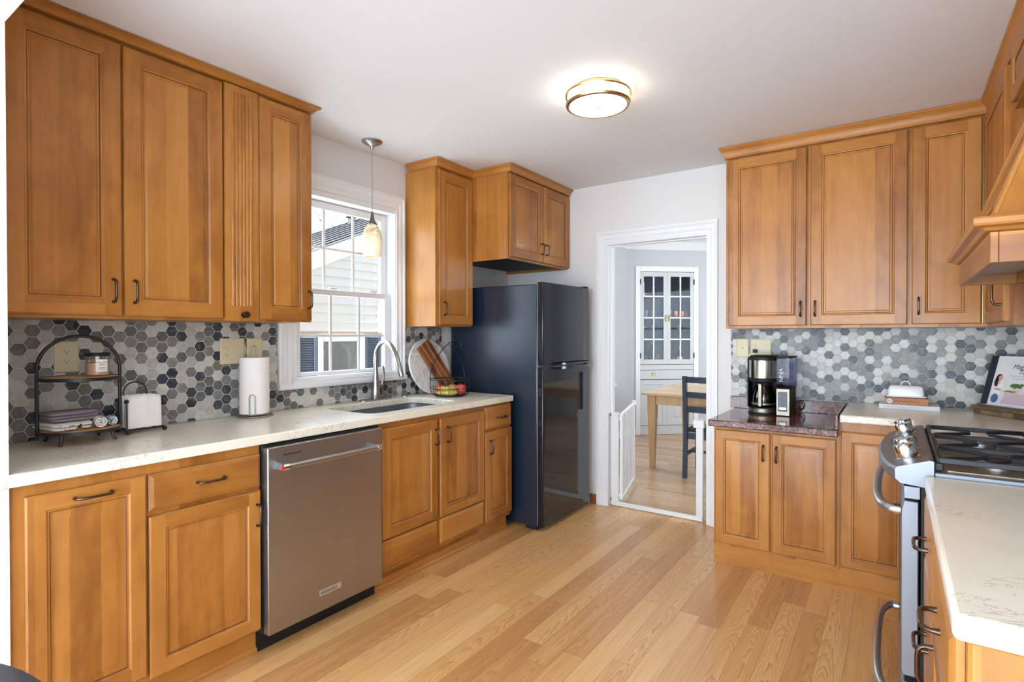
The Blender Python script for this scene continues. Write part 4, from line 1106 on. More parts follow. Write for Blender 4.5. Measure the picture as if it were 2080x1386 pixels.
# ---- towels on the lower shelf
def cloth_stack(name, label, cat, c, sx, sy, layers, h, mat, rot, seed, mats=None):
    th = thing(name, label, cat, c); rs = random.Random(seed)
    mb = MB(); z = 0
    for k in range(layers):
        a, b = sx/2*rs.uniform(.93, 1), sy/2*rs.uniform(.93, 1); ox, oy = rs.uniform(-.004, .004), rs.uniform(-.004, .004)
        hh = h/layers
        rings = []
        for (i, zz) in ((hh*.45, 0), (.0, hh*.3), (.0, hh*.7), (hh*.45, hh*.97)):
            ring = []
            for (x, y) in rrect(-a+i, a-i, -b+i, b-i, .018, 4):
                w_ = .0022*math.sin(x*90+k*2+seed)+.002*math.cos(y*80+k)
                X_, Y_ = x+ox, y+oy
                cr_, sr_ = math.cos(rot), math.sin(rot)
                ring.append((c[0]+X_*cr_-Y_*sr_, c[1]+X_*sr_+Y_*cr_, c[2]+z+zz+max(-.0, w_ if zz > 0 else 0)))
            rings.append(ring)
        mb.rings(rings); z += hh
    mb.build('folded_layers', mat, th)
    return th, z
tz = ZC+.0565
t = NT('white_cotton_black_print'); co = t.coord(); nz = t.noise(co, 60, 2, .5, 1.5)
t.set(Base_Color=t.mix(t.math('LESS_THAN', nz, .36), srgb(230, 226, 220), srgb(60, 58, 58)), Roughness=.95); m_print = t.m
t = NT('blue_stripe_cotton'); co = t.coord(); nz = t.noise(t.mapping(co, (1, 6, 6)), 30, 2, .5, 1.0)
t.set(Base_Color=t.mix(t.math('LESS_THAN', nz, .47), srgb(228, 226, 224), srgb(90, 104, 132)), Roughness=.95); m_blue = t.m
cloth_stack('dish_towel', 'white dish towel with small black print, folded flat on the lower tray shelf', 'towel', (.165, .672, tz), .17, .13, 2, .026, m_print, .15, 2)
g_, _ = cloth_stack('dish_towel', 'mauve-grey dish towel folded on top of the white towels on the tiered tray', 'towel', (.15, .695, tz+.0285), .11, .165, 3, .036, m_cloth_g, .1, 5)
def roll(name, label, c, axis_ang, ln, r, mat, group=None):
    th = thing(name, label, 'towel', (c[0], c[1], c[2]), group)
    mb = MB(); ax, ay = math.cos(axis_ang), math.sin(axis_ang); pts = []
    turns = 3.2; n = 60; inner = []
    th_ = .0036
    prof = []
    for k in range(n+1):
        q = k/n; a = q*turns*2*PI; rr_ = .004+(r-.004)*q; prof.append((rr_*math.cos(a), rr_*math.sin(a)))
    for k in range(n, -1, -1):
        q = k/n; a = q*turns*2*PI; rr_ = max(.001, .004+(r-.004)*q-th_); prof.append((rr_*math.cos(a), rr_*math.sin(a)))
    mb.rings([[(c[0]+ax*s-ay*px, c[1]+ay*s+ax*px, c[2]+r+pz) for px, pz in prof] for s in (-ln/2, ln/2)])
    mb.build('rolled_cloth', mat, th, angle=60)
    return th
roll('rolled_towel', 'white rolled dish cloth on the lower shelf of the tiered tray', (.232, .765, tz+.0005), math.radians(-12), .075, .0215, m_cloth_w)
roll('rolled_towel', 'blue and white rolled dish cloth, rightmost on the lower tray shelf', (.205, .812, tz+.0005), math.radians(-10), .06, .019, m_blue)
# ---- napkin holder
nx, ny = .115, .955
nh = thing('napkin_holder', 'black wire napkin holder on ball feet, beside the tiered tray', 'napkin holder', (nx, ny, ZC))
mb = MB(); z0 = ZC+.017
base = [(nx-.052, ny-.07, z0), (nx+.052, ny-.07, z0), (nx+.052, ny+.07, z0), (nx-.052, ny+.07, z0)]
mb.tube(base, .003, 8, closed=True); mb.tube([(nx-.052, ny, z0), (nx+.052, ny, z0)], .003, 8)
mb.build('wire_base', m_blacks, nh)
for bx_, by_ in ((-.052, -.07), (.052, -.07), (.052, .07), (-.052, .07)):
    MB().lathe([(.001, -.0), (.008, .003), (.011, .009), (.008, .015), (.001, .018)], (nx+bx_, ny+by_, ZC), 14).build('ball_foot', m_blacks, nh)
for px in (-.045, .052):
    MB().tube([(nx+px, ny-.074, z0), (nx+px, ny-.074, ZC+.132)], .0032, 8).lathe([(.001, 0), (.008, .004), (.0095, .0095), (.007, .015), (.001, .018)], (nx+px, ny-.074, ZC+.128), 14).build('front_post', m_blacks, nh)
ap = [(nx-.01, ny+.0-.045+.09*k/12-.0, ZC+.165+.045*math.sin(PI*k/12)) for k in range(13)]
MB().tube([(nx-.06, ny-.045, z0)]+[(nx-.06, ny-.045, ZC+.15)]+[(nx-.06, ny-.045*math.cos(PI*k/12), ZC+.165+.045*math.sin(PI*k/12)) for k in range(13)]+[(nx-.06, ny+.045, ZC+.15), (nx-.06, ny+.045, z0)], .0032, 8).build('arched_back', m_blacks, nh)
for i, (px, w_, lab_) in enumerate(((.018, .048, 'front pack of white paper napkins standing in the black holder'), (-.029, .044, 'rear pack of white paper napkins in the black holder, against its arch'))):
    mb = MB(); rs = random.Random(i+11); n = 22
    # fan of folded leaves with soft top
    for k in range(2):
        xa = nx+px-w_/2+k*w_/2+.0008; xb = xa+w_/2-.0016
        rings = []
        for q in range(n+1):
            y_ = ny-.064+.128*q/n; e = math.sin(PI*q/n)**.25
            ww = .0012*math.sin(q*2.1+i+k*3)
            top = ZC+.150+.008*e+.0018*math.sin(q*1.7+k)
            rings.append([(xa+.004*(1-e), y_, z0+.0045), (xb-.004*(1-e), y_, z0+.0045), (xb+ww-.003*(1-e), y_, z0+.06), (xb+ww-.002-.004*(1-e), y_, top-.01), ((xa+xb)/2, y_, top), (xa+.002+.004*(1-e), y_, top-.01)])
        mb.rings(rings)
    tag(mb.build('paper_napkins', m_paper), lab_, 'napkins', 'packs of paper napkins')
# ---- paper towel
px_, py_ = .098, 1.475
ph = thing('paper_towel_holder', 'thin grey wire paper towel stand on the counter left of the window', 'paper towel holder', (px_, py_, ZC))
ring = lambda r, z: [(px_+r*math.cos(2*PI*k/32), py_+r*math.sin(2*PI*k/32), z) for k in range(32)]
MB().tube(ring(.086, ZC+.0035), .003, 8, closed=True).tube(ring(.072, ZC+.014), .0028, 8, closed=True).tube([(px_-.072, py_, ZC+.014), (px_+.072, py_, ZC+.014)], .0026, 8).tube([(px_, py_-.072, ZC+.014), (px_, py_+.072, ZC+.014)], .0026, 8).build('wire_base', m_nickel, ph)
for k in range(3):
    a = 2*PI*k/3+.3; MB().tube([(px_+.086*math.cos(a), py_+.086*math.sin(a), ZC+.004), (px_+.072*math.cos(a), py_+.072*math.sin(a), ZC+.014)], .0026, 6).build('link', m_nickel, ph)
MB().tube([(px_, py_-.012, ZC+.014), (px_, py_-.012, ZC+.345)]+[(px_, py_-.012*math.cos(PI*k/8), ZC+.345+.014*math.sin(PI*k/8)) for k in range(1, 8)]+[(px_, py_+.012, ZC+.345), (px_, py_+.012, ZC+.014)], .0026, 8).build('centre_loop', m_nickel, ph)
a = math.radians(-38); ca, sa = math.cos(a), math.sin(a); rx, ry = px_+.0755*ca, py_+.0755*sa
MB().tube([(rx+sa*.013, ry-ca*.013, ZC+.014), (rx+sa*.013, ry-ca*.013, ZC+.10)]+[(rx+sa*.013*math.cos(PI*k/8), ry-ca*.013*math.cos(PI*k/8), ZC+.10+.016*math.sin(PI*k/8)) for k in range(1, 8)]+[(rx-sa*.013, ry+ca*.013, ZC+.10), (rx-sa*.013, ry+ca*.013, ZC+.014)], .0026, 8).build('tension_arm', m_nickel, ph)
mb = MB(); mb.lathe([(.0205, 0), (.070, 0), (.0703, .14), (.070, .282), (.0205, .282)], (px_, py_, ZC+.0175), 48, cap=False, closed=True)
tag(mb.build('paper_towel_roll', m_paper, angle=50), 'white roll of paper towels standing on the wire stand', 'paper towels')
# ---- marble round and wooden board leaning on the tiles
def lean(cx, cz, y, tilt):
    """board-local (a across along +y, b up, d thickness out) -> world, leaning back to the wall"""
    return lambda a, b, d: (cx+math.cos(tilt)*d-math.sin(tilt)*b, y+a, cz+math.cos(tilt)*b+math.sin(tilt)*d)
t = NT('white_marble'); co = t.coord(); nz = t.noise(co, 9, 5, .6, 2.5)
t.set(Base_Color=t.ramp(nz, [(.35, srgb(196, 194, 192)), (.48, srgb(226, 222, 218)), (.6, srgb(236, 232, 228))]), Roughness=.3); m_marble = t.m
R_ = .196; fn = lean(.118, .9166, 2.78, math.radians(13.5))
mb = MB(); rr_ = [[fn(r*math.cos(2*PI*k/64), R_+r*math.sin(2*PI*k/64), d) for k in range(64)] for r, d in ((R_-.003, 0), (R_, .003), (R_, .012), (R_-.003, .015))]
mb.rings(rr_); tag(mb.build('marble_board', m_marble), 'round white marble serving board leaning on the tiles beside the refrigerator', 'serving board')
fn2 = lean(.155, .9166, 2.752, math.radians(16.5)); rt_ = math.radians(29)
def wb(a, b, d):        # rotate in the board plane, pivot at the low corner
    A = a*math.cos(rt_)-b*math.sin(rt_); B = a*math.sin(rt_)+b*math.cos(rt_); return fn2(A+.10, B+.001, d)
brd = thing('cutting_board', 'brown cutting board with stripes of different woods, leaning aslant on the marble round', 'cutting board', (.15, 2.85, .9166))
for a0, a1, ws in ((0, .040, walnut), (.0402, .047, oak_light), (.0472, .092, walnut), (.0922, .099, oak_light), (.0992, .138, walnut)):
    mb = MB(); mb.rings([[wb(a, b, d) for a, b in ((a0, 0), (a1, 0), (a1, .375), (a0, .375))] for d in (0, .018)])
    mb.build('wood_strip', ws, brd, bevel=.0008)
# ---- fruit basket
fx, fy = .300, 2.745
fbk = thing('fruit_basket', 'round black wire fruit basket with an arched banana hook, beside the sink', 'fruit basket', (fx, fy, ZC))
ring = lambda r, z, n=40: [(fx+r*math.cos(2*PI*k/n), fy+r*math.sin(2*PI*k/n), z) for k in range(n)]
MB().tube(ring(.135, ZC+.113), .0032, 8, closed=True).tube(ring(.133, ZC+.056), .002, 6, closed=True).tube(ring(.112, ZC+.010), .0022, 6, closed=True).tube(ring(.098, ZC+.0035), .0033, 8, closed=True).build('wire_rings', m_blacks, fbk)
mb = MB()
for k in range(14):
    a = 2*PI*k/14; c, s = math.cos(a), math.sin(a)
    mb.tube([(fx+c*.135, fy+s*.135, ZC+.113), (fx+c*.134, fy+s*.134, ZC+.04), (fx+c*.124, fy+s*.124, ZC+.017), (fx+c*.098, fy+s*.098, ZC+.004)], .0017, 6)
mb.build('wire_ribs', m_blacks, fbk)
mb = MB()
for k in range(-4, 5):
    o_ = k*.021; h_ = math.sqrt(max(0, .098**2-o_*o_)); mb.tube([(fx-h_, fy+o_, ZC+.0038), (fx+h_, fy+o_, ZC+.0038)], .0013, 6)
mb.build('wire_floor', m_blacks, fbk)
ad = math.radians(55); c, s = math.cos(ad), math.sin(ad)
def hk(r, z): return (fx+c*r, fy+s*r, ZC+z)
MB().tube(cr([hk(-.135, .113), hk(-.12, .20), hk(-.05, .315), hk(.02, .372), hk(.06, .385), hk(.075, .36), hk(.075, .325), hk(.095, .312), hk(.108, .33)], 6), .0028, 8).tube(cr([(fx+.02, fy+.133, ZC+.113), (fx+.0, fy+.12, ZC+.22), hk(-.005, .355)], 6), .0028, 8).build('banana_hook', m_blacks, fbk)
# bananas
def banana(c, a0, bend, tilt, ln=.16, r=.0165):
    pts = []; rad = []
    for k in range(13):
        q = k/12; a = (q-.5)*1.35; x = math.sin(a)*ln*.74; y = (1-math.cos(a))*ln*.74
        pts.append((c[0]+x*math.cos(a0)-y*math.sin(a0)*bend, c[1]+x*math.sin(a0)+y*math.cos(a0)*bend, c[2]+y*tilt))
        rad.append(r*(.30 if k in (0, 12) else .45 if k == 1 else .62 if k == 11 else .85 if k in (2, 10) else 1))
    return pts, rad
m_ban = plain('banana_skin', srgb(206, 184, 96), .45, 0, .14, 40); m_banend = plain('banana_stem', srgb(150, 128, 60), .6)
bn = thing('banana_bunch', 'bunch of yellow bananas in the left half of the fruit basket', 'bananas', (fx-.02, fy-.045, ZC+.01))
for i, (dx, dy, dz, a0) in enumerate(((.056, -.050, .026, .25), (.030, -.056, .026, .2), (.004, -.062, .026, .15), (.046, -.052, .052, .25), (.018, -.056, .054, .2))):
    p, r = banana((fx+dx, fy+dy, ZC+dz), a0+1.0, .55, .2, .115, .0155)
    mb = MB().tube(p, r, 10); mb.build('banana', m_ban, bn)
# apples
m_apple = plain('red_apple_skin', srgb(206, 78, 66), .3, 0, .25, 25); m_apple2 = plain('yellow_red_apple_skin', srgb(218, 140, 84), .3, 0, .25, 20)
def apple(c, label, m, r=.037):
    th = thing('apple', label, 'apple', (c[0], c[1], c[2]), 'apples in the fruit basket')
    MB().lathe([(.002, .10*r), (.3*r, .0), (.62*r, .18*r), (.93*r, .62*r), (1.0*r, 1.05*r), (.9*r, 1.45*r), (.6*r, 1.74*r), (.3*r, 1.78*r), (.08*r, 1.62*r), (.002, 1.6*r)], c, 24).build('apple_flesh', m, th)
    MB().tube([(c[0], c[1], c[2]+1.6*r), (c[0]+.003, c[1], c[2]+1.98*r)], .0013, 6).build('stem', m_banend, th)
apple((fx+.045, fy+.060, ZC+.006), 'large red apple at the front of the fruit basket', m_apple, .039)
apple((fx-.036, fy+.068, ZC+.006), 'orange-yellow apple at the right side of the fruit basket', m_apple2, .036)
apple((fx-.072, fy-.012, ZC+.006), 'red apple at the back of the fruit basket, behind the bananas', m_apple, .036)
# ================================================================== THINGS ON THE RIGHT COUNTERS
ZG = .8382
# ---- coffee maker
kx0, kx1, ky = 2.012, 2.262, 3.560
cm = thing('coffee_maker', 'black and stainless coffee maker with a glass carafe, on the granite counter', 'coffee maker', (2.13, 3.66, ZG))
XL, XM = 2.012, 2.186            # brewer column from XL to XM, tank side to kx1
cxm = (XL+XM)/2+.002; rb = (XM-XL)/2-.004
def dee(r, z, yback=3.80, cy=ky+.085, n=16, w=None):
    """plan: straight back, round front"""
    w = w or r; pts = [(cxm+w, yback, z)]
    for k in range(n+1):
        a = 0-PI*k/n; pts.append((cxm+r*math.cos(a), cy+r*math.sin(a), z))
    pts.append((cxm-w, yback, z)); return pts
MB().rings([dee(.087, ZG+.0008), dee(.087, ZG+.006)]).rings([dee(.083, ZG+.0062), dee(.083, ZG+.012)]).build('base_foot', m_blackm, cm, angle=30)
MB().rings([dee(.085, ZG+.0122), dee(.085, ZG+.034)]).build('base_band', m_steeld, cm, angle=30)
MB().rings([dee(.087, ZG+.0342), dee(.087, ZG+.040)]).build('warming_plate', m_blackm, cm, angle=30)
mb = MB().box(XL, XM, 3.745, 3.80, ZG+.0402, ZG+.352).box(XL, XL+.008, 3.62, 3.7448, ZG+.0402, ZG+.345).box(XM-.006, XM, 3.62, 3.7448, ZG+.0402, ZG+.22)
mb.build('rear_column', m_blackm, cm, bevel=.003)
MB().rings([dee(.078, ZG+.200), dee(.083, ZG+.222)]).build('filter_underside', m_blackm, cm, angle=30)
MB().rings([dee(.0845, ZG+.2222, 3.744), dee(.0845, ZG+.330, 3.744)]).build('filter_housing', plain('polished_steel', srgb(206, 200, 192), .16, 1.0, .05), cm, angle=30)
MB().rings([dee(.086, ZG+.3302, 3.744), dee(.087, ZG+.338, 3.744), dee(.086, ZG+.350, 3.744), dee(.075, ZG+.357, 3.744), dee(.072, ZG+.360, 3.744)]).build('lid', m_blackm, cm, angle=30)
MB().tube([(XL-.0015, 3.742, ZG+.01), (XL-.0015, 3.742, ZG+.335), (XL+.006, 3.70, ZG+.352), (XL+.02, 3.66, ZG+.354)], .0045, 8).build('side_rail', m_blackm, cm)
# carafe
ccy = ky+.088
cf = MB().lathe([(.030, .0415), (.055, .0415), (.066, .050), (.0695, .075), (.067, .110), (.058, .145), (.048, .165), (.046, .176), (.044, .176), (.045, .166), (.055, .145), (.064, .110), (.0665, .076), (.063, .053), (.030, .0445)], (cxm, ccy, ZG), 32, cap=False).build('carafe', m_glass_d, cm)
MB().lathe([(.001, .0775), (.0648, .0775), (.0625, .056), (.054, .047), (.001, .046)], (cxm, ccy, ZG), 32).build('coffee', plain('black_coffee', srgb(24, 14, 10), .1), cf)
MB().lathe([(.047, .172), (.050, .176), (.050, .190), (.040, .196), (.001, .197)], (cxm, ccy, ZG), 32).build('carafe_lid', m_blackm, cf)
MB().lathe([(.0665, .052), (.0705, .056), (.0712, .066), (.0695, .068)], (cxm, ccy, ZG), 32, cap=False).build('lower_band', m_steel, cf)
hn = MB().box(cxm-.012, cxm+.006, ky-.010, ky-.002, ZG+.050, ZG+.188).box(cxm-.012, cxm+.006, ky-.002, ccy-.045, ZG+.178, ZG+.188).build('carafe_handle', m_steeld, cf, bevel=.002)
MB().box(cxm-.010, cxm+.010, ky-.0018, ky+.010, ZG+.052, ZG+.177).build('handle_core', m_blackm, hn, bevel=.002)
# control side
tw = MB().box(XM+.001, kx1, ky+.010, 3.80, ZG+.0008, ZG+.166).build('control_tower', m_blackm, cm, bevel=.003)
MB().box(XM+.002, kx1-.001, ky, ky+.0098, ZG+.003, ZG+.164).build('control_panel', m_steeld, tw, bevel=.002)
kp = MB().box(XM+.012, kx1-.014, ky-.0022, ky-.0002, ZG+.028, ZG+.145).build('keypad', plain('charcoal_keypad', srgb(44, 48, 58), .3), tw, bevel=.001)
mb = MB()
for r_ in range(5):
    for c_ in range(2): mb.lathe([(.0052, -.0034), (.0052, -.0024), (.0035, -.0023)], (XM+.024+c_*.024, ky, ZG+.064+r_*.0165), 12, axis='y')
mb.build('buttons', plain('keypad_button', srgb(92, 98, 112), .4), kp)
MB().box(XM+.018, kx1-.020, ky-.0032, ky-.0024, ZG+.040, ZG+.052).build('lit_display', emis('lcd', (.9, .95, 1, 1), 1.0), kp, smooth=False)
tk = thing  # (tank is a part)
tank = MB()
tank.rings([[(XM+.003, ky+.004, z), (kx1-.002, ky+.004, z), (kx1+.010, ky+.03, z), (kx1+.010, 3.775, z), (XM+.003, 3.775, z)] for z in (ZG+.168, ZG+.348)])
tk = tank.build('water_tank', m_res, cm, bevel=.002)
MB().rings([[(XM+.002, ky+.002, z), (kx1-.002, ky+.002, z), (kx1+.012, ky+.03, z), (kx1+.012, 3.777, z), (XM+.002, 3.777, z)] for z in (ZG+.3482, ZG+.357)]).build('tank_lid', m_blackm, tk, bevel=.002)
mb = MB(); text_mb(mb, 'NINJA', .030, lambda u, v: (XM+.012+.026-v, ky+.0030, ZG+.205+u)); mb.xf(lambda x, y, z: (x, y, z))
mb.build('tank_lettering', plain('pale_lettering', srgb(196, 196, 206), .4), tk, smooth=False)
MB().tube(cr([(kx1+.002, 3.78, ZG+.05), (kx1+.03, 3.785, ZG+.07), (kx1+.045, 3.78, ZG+.04), (kx1+.03, 3.77, ZG+.012), (kx1+.012, 3.775, ZG+.03)], 5), .0035, 6).build('power_cord', m_blackm, cm)

# ---- books and butter dish
def book(name, label, x0, x1, y0, y1, z0, z1, cover, rot=0, decor=None):
    cx, cy = (x0+x1)/2, (y0+y1)/2
    th = thing(name, label, 'book', (cx, cy, z0), None, rot)
    a, b, h = (x1-x0)/2, (y1-y0)/2, z1-z0
    MB().box(-a, a, -b, b, .0004, .003).box(-a, a, -b, b, h-.003, h).box(-a, a, -b, -b+.003, .003, h-.003).build('book_cover', cover, th, local=True, smooth=False)
    MB().box(-a+.003, a-.003, -b+.0035, b-.003, .0035, h-.0035).build('pages', m_paper, th, local=True, smooth=False)
    return th, a, b, h
m_bkw = plain('pale_book_cover', srgb(222, 222, 228), .4, 0, .03)
m_bko = wood('orange_printed_cover', srgb(226, 170, 110), srgb(208, 142, 82), srgb(170, 98, 52), 'h', .2, .4)
th, a, b, h = book('book', 'thin white book lying at the bottom of the stack under the butter dish', 2.703, 2.974, 3.635, 3.83, ZC, ZC+.0235, m_bkw)
mb = MB(); rq = random.Random(5); u = -a+.02
text_mb(mb, 'THE MINIMALIST KITCHEN', .0105, lambda u_, v_: (-a+.022+u_*1.35, -b-.0006, .008+v_)); mb.build('spine_lettering', plain('grey_ink', srgb(150, 150, 164), .6), th, local=True, smooth=False)
th, a, b, h = book('book', 'thick orange patterned book lying on the white book, under the butter dish', 2.728, 2.925, 3.652, 3.815, ZC+.024, ZC+.0585, m_bko)
MB().lathe([(.0125, -.0008), (.0125, -.0002)], (-a+.024, -b, h/2), 28, axis='y').build('spine_medallion', m_bkw, th, local=True)
MB().lathe([(.0075, -.0016), (.0075, -.001)], (-a+.024, -b, h/2), 24, axis='y').build('medallion_centre', plain('pale_blue_ink', srgb(170, 190, 206), .6), th, local=True)
MB().tube(cr([(-a+.045+.0105*k, -b-.0006, h/2+(.004 if k % 2 else -.004)*(1+.5*math.sin(k))) for k in range(12)], 3), .0009, 5).build('spine_script', m_dark, th, local=True)
bd = thing('butter_dish', 'white ceramic butter dish with a ring handle on top of the stacked books', 'butter dish', (2.826, 3.735, ZC+.059))
def dome(i, z): return [(x, y, ZC+.059+z) for x, y in rrect(2.742+i, 2.910-i, 3.690+i, 3.780-i, .016, 5)]
MB().rings([[(x, y, ZC+.0595+z) for x, y in rrect(2.732+i, 2.920-i, 3.680+i, 3.790-i, .012, 5)] for i, z in ((.006, 0), (0, .004), (0, .009), (.004, .010))]).build('dish', m_ceramic, bd)
MB().rings([dome(0, .0105), dome(.003, .045), dome(.006, .058), dome(.014, .065), dome(.03, .067)]).build('dish_cover', m_ceramic, bd)
MB().tube([(2.826-.021*math.cos(PI*k/12), 3.735, ZC+.059+.066+.023*math.sin(PI*k/12)) for k in range(13)], .0033, 8).build('ring_handle', m_ceramic, bd)
# ---- cookbook on a wooden stand
st = thing('book_stand', 'weathered wooden cookbook stand with a thick front ledge in the counter corner', 'book stand', (3.25, 3.60, ZC))
YS = 3.60
def ST(a, z, d):         # local: a along the ledge from its left end, d towards the room; turned into the corner
    r_ = math.radians(-47.7); return (3.141+a*math.cos(r_)+d*math.sin(r_), 3.702+a*math.sin(r_)-d*math.cos(r_), ZC+z)
def sbox(mb, a0, a1, z0, z1, d0, d1):
    k = len(mb.v); mb.box(a0, a1, z0, z1, d0, d1); return mb.xf(lambda x, y, z: ST(x, y, z), k)
mb = MB(); sbox(mb, .012, .345, .0008, .026, 0.0, .050); mb.build('ledge_base', old_wood, st, bevel=.002)
mb = MB(); sbox(mb, 0, .355, .0265, .044, -.006, .056); mb.build('ledge_lip', old_wood, st, bevel=.003)
mb = MB(); k = len(mb.v); mb.box(.03, .33, .0, .016, -.016, -.004); mb.v = []; mb.f = []; mb.mi = []
tlt = math.radians(17)
def BK(a, b, d, base=.046, off=-.012): # leaning plane: a across, b up the lean, d towards reader
    return ST(a, base+b*math.cos(tlt)+d*math.sin(tlt), off+d*math.cos(tlt)-b*math.sin(tlt))
def bbox(mb, a0, a1, b0, b1, d0, d1, **kw):
    k = len(mb.v); mb.box(a0, a1, b0, b1, d0, d1); return mb.xf(lambda x, y, z: BK(x, y, z, **kw), k)
mb = MB(); bbox(mb, .04, .30, -.03, .20, -.030, -.019); mb.build('back_board', old_wood, st, bevel=.002)
cb = thing('cookbook', 'large cookbook with a pale photo cover and black spine, propped on the wooden stand', 'book', BK(.15, 0, 0))
mb = MB(); bbox(mb, .002, .245, .001, .262, -.018, -.016); bbox(mb, .002, .245, .001, .262, .008, .010); bbox(mb, .0, .0025, .001, .262, -.018, .010)
mb.build('book_cover', plain('pale_cover_photo', srgb(226, 224, 224), .3, 0, .02, 8), cb, smooth=False)
mb = MB(); bbox(mb, .004, .242, .004, .259, -.0155, .0075); mb.build('pages', m_paper, cb, smooth=False)
def flatshape(pts, d, mat, name, par):
    return MB().rings([[BK(a_, b_, d) for a_, b_ in pts], [BK(a_, b_, d+.0003) for a_, b_ in pts]]).build(name, mat, par, smooth=False)
cvr = [o for o in cb.children if o.name.startswith('book_cover')][0]
I = lambda n, *c: plain('ink_'+n, srgb(*c), .35, 0, .08, 60)
flatshape([(.0, .001), (.036, .001), (.036, .262), (.0, .262)], .0101, I('spine', 36, 48, 58), 'spine_band', cvr)
def ell(a, b, ra, rb_, n=20, a0=0, a1=2*PI): return [(a+ra*math.cos(a0+(a1-a0)*k/n), b+rb_*math.sin(a0+(a1-a0)*k/n)) for k in range(n)]
art = MB()
def shp(pts, d): art.rings([[BK(a_, b_, .0102+d) for a_, b_ in pts], [BK(a_, b_, .0104+d) for a_, b_ in pts]])
def flush(name, mat):
    global art
    art.build(name, mat, cvr, smooth=False); art = MB()
shp([(.10, .012), (.112, .07), (.232, .062), (.236, .012)], 0); flush('printed_table', I('table', 206, 186, 200))
shp([(.086, .078), (.12, .064), (.238, .055), (.238, .07), (.16, .088)], .0004); flush('printed_tabletop', I('tabletop', 214, 192, 170))
shp([(.048, .062), (.05, .10), (.056, .125), (.075, .132), (.09, .118), (.094, .085), (.088, .062)], .0004); flush('printed_shirt', I('shirt', 236, 236, 240))
shp(ell(.072, .145, .010, .013), .0012); shp([(.052, .082), (.088, .078), (.094, .086), (.060, .092)], .0012); shp([(.066, .125), (.078, .125), (.073, .112)], .0012); flush('printed_skin', I('skin', 206, 150, 122))
shp(ell(.066, .147, .016, .018), .0008); shp([(.050, .15), (.064, .15), (.066, .10), (.052, .098), (.045, .12)], .0008); flush('printed_hair', I('hair', 66, 34, 34))
shp(ell(.066, .036, .018, .024), .0008); flush('printed_jeans', I('jeans', 84, 108, 160))
for q in range(7): shp(ell(.138+q*.0075, .108+.006*math.sin(q*2.4), .011, .009, 9), .0012)
for q in range(4): shp(ell(.118+q*.011, .078+.002*math.sin(q*2.), .010, .004, 9), .0012)
flush('printed_herbs', I('herbs', 96, 140, 84))
shp([(.134, .088), (.196, .084), (.188, .100), (.142, .103)], .0008); shp(ell(.19, .074, .022, .008), .0010); flush('printed_bowls', I('bowls', 222, 208, 216))
tmb = MB(); text_mb(tmb, 'Magnolia', .034, lambda u, v: BK(.118+u*.92+v*.25, .196+v+u*.02, .0115))
text_mb(tmb, 'Table', .034, lambda u, v: BK(.150+u*.92+v*.25, .170+v+u*.02, .0115)); tmb.build('cover_title', I('title', 40, 40, 44), cvr, smooth=False)
tmb = MB(); text_mb(tmb, 'A COLLECTION OF RECIPES', .0085, lambda u, v: BK(.110+u, .156+v, .0115)); text_mb(tmb, 'FOR GATHERING', .0085, lambda u, v: BK(.128+u, .142+v, .0115)); tmb.build('cover_subtitle', I('subtitle', 140, 140, 146), cvr, smooth=False)

# ================================================================== THE DOORWAY GATE
gt = thing('baby_gate', 'white metal baby gate across the doorway with its leaf swung open into the dining room', 'gate', (1.32, 3.90, 0))
gy = 3.895
MB().box(.966, 1.660, gy-.014, gy+.014, .0015, .030).build('floor_bar', m_white, gt, bevel=.003)
for (a, b, nm, h_) in ((.966, 1.015, 'frame_post', .70), (1.615, 1.662, 'frame_post', .665)):
    MB().box(a, b, gy-.014, gy+.014, .0305, h_).build(nm, m_white, gt, bevel=.003)
MB().box(.962, 1.019, gy-.018, gy+.018, .7005, .724).build('post_cap', m_white, gt, bevel=.004)
MB().box(1.597, 1.672, gy-.022, gy+.022, .6655, .722).box(1.604, 1.664, gy-.026, gy+.018, .7225, .728).build('latch_box', m_white, gt, bevel=.004)
for z_ in (.045, .705):
    MB().tube([(.953, gy, z_), (.9655, gy, z_)], .006, 10).lathe([(.012, 0), (.012, .004), (.008, .005)], (.9525, gy, z_), 14, axis='x').build('pressure_bolt', m_nickel, gt)
for z_ in (.02, .70):
    MB().tube([(1.6725, gy, z_), (1.694, gy, z_)], .006, 10).lathe([(.008, -.005), (.012, -.004), (.012, 0)], (1.6945, gy, z_), 14, axis='x').build('pressure_bolt', m_nickel, gt)
ga, gb = Vector((1.028, gy+.030, 0)), Vector((.868, 4.56, 0)); gd = (gb-ga).normalized()
def gp(s, z): return (ga.x+gd.x*s, ga.y+gd.y*s, z)
ln_ = (gb-ga).length
MB().tube([gp(0, .695), gp(.02, .705), gp(ln_, .715)], .012, 8).build('gate_top_rail', m_white, gt)
MB().tube([gp(0, .055), gp(ln_, .055)], .010, 8).build('gate_bottom_rail', m_white, gt)
for k in range(9):
    s = .0+ln_*k/8; r_ = .011 if k in (0, 8) else .006
    MB().tube([gp(s, .045 if k in (0, 8) else .0655), gp(s, .70+.01*k/8)], r_, 8).build('gate_bar', m_white, gt)
MB().box(ga.x-.012, ga.x+.012, gy+.0145, gy+.030, .66, .69).box(ga.x-.012, ga.x+.012, gy+.0145, gy+.030, .06, .09).build('gate_hinge', m_white, gt, bevel=.003)
e_ = gp(ln_, 0); MB().box(e_[0]-.014, e_[0]+.014, e_[1]-.012, e_[1]+.030, .700, .742).build('gate_latch', m_white, gt, bevel=.003)

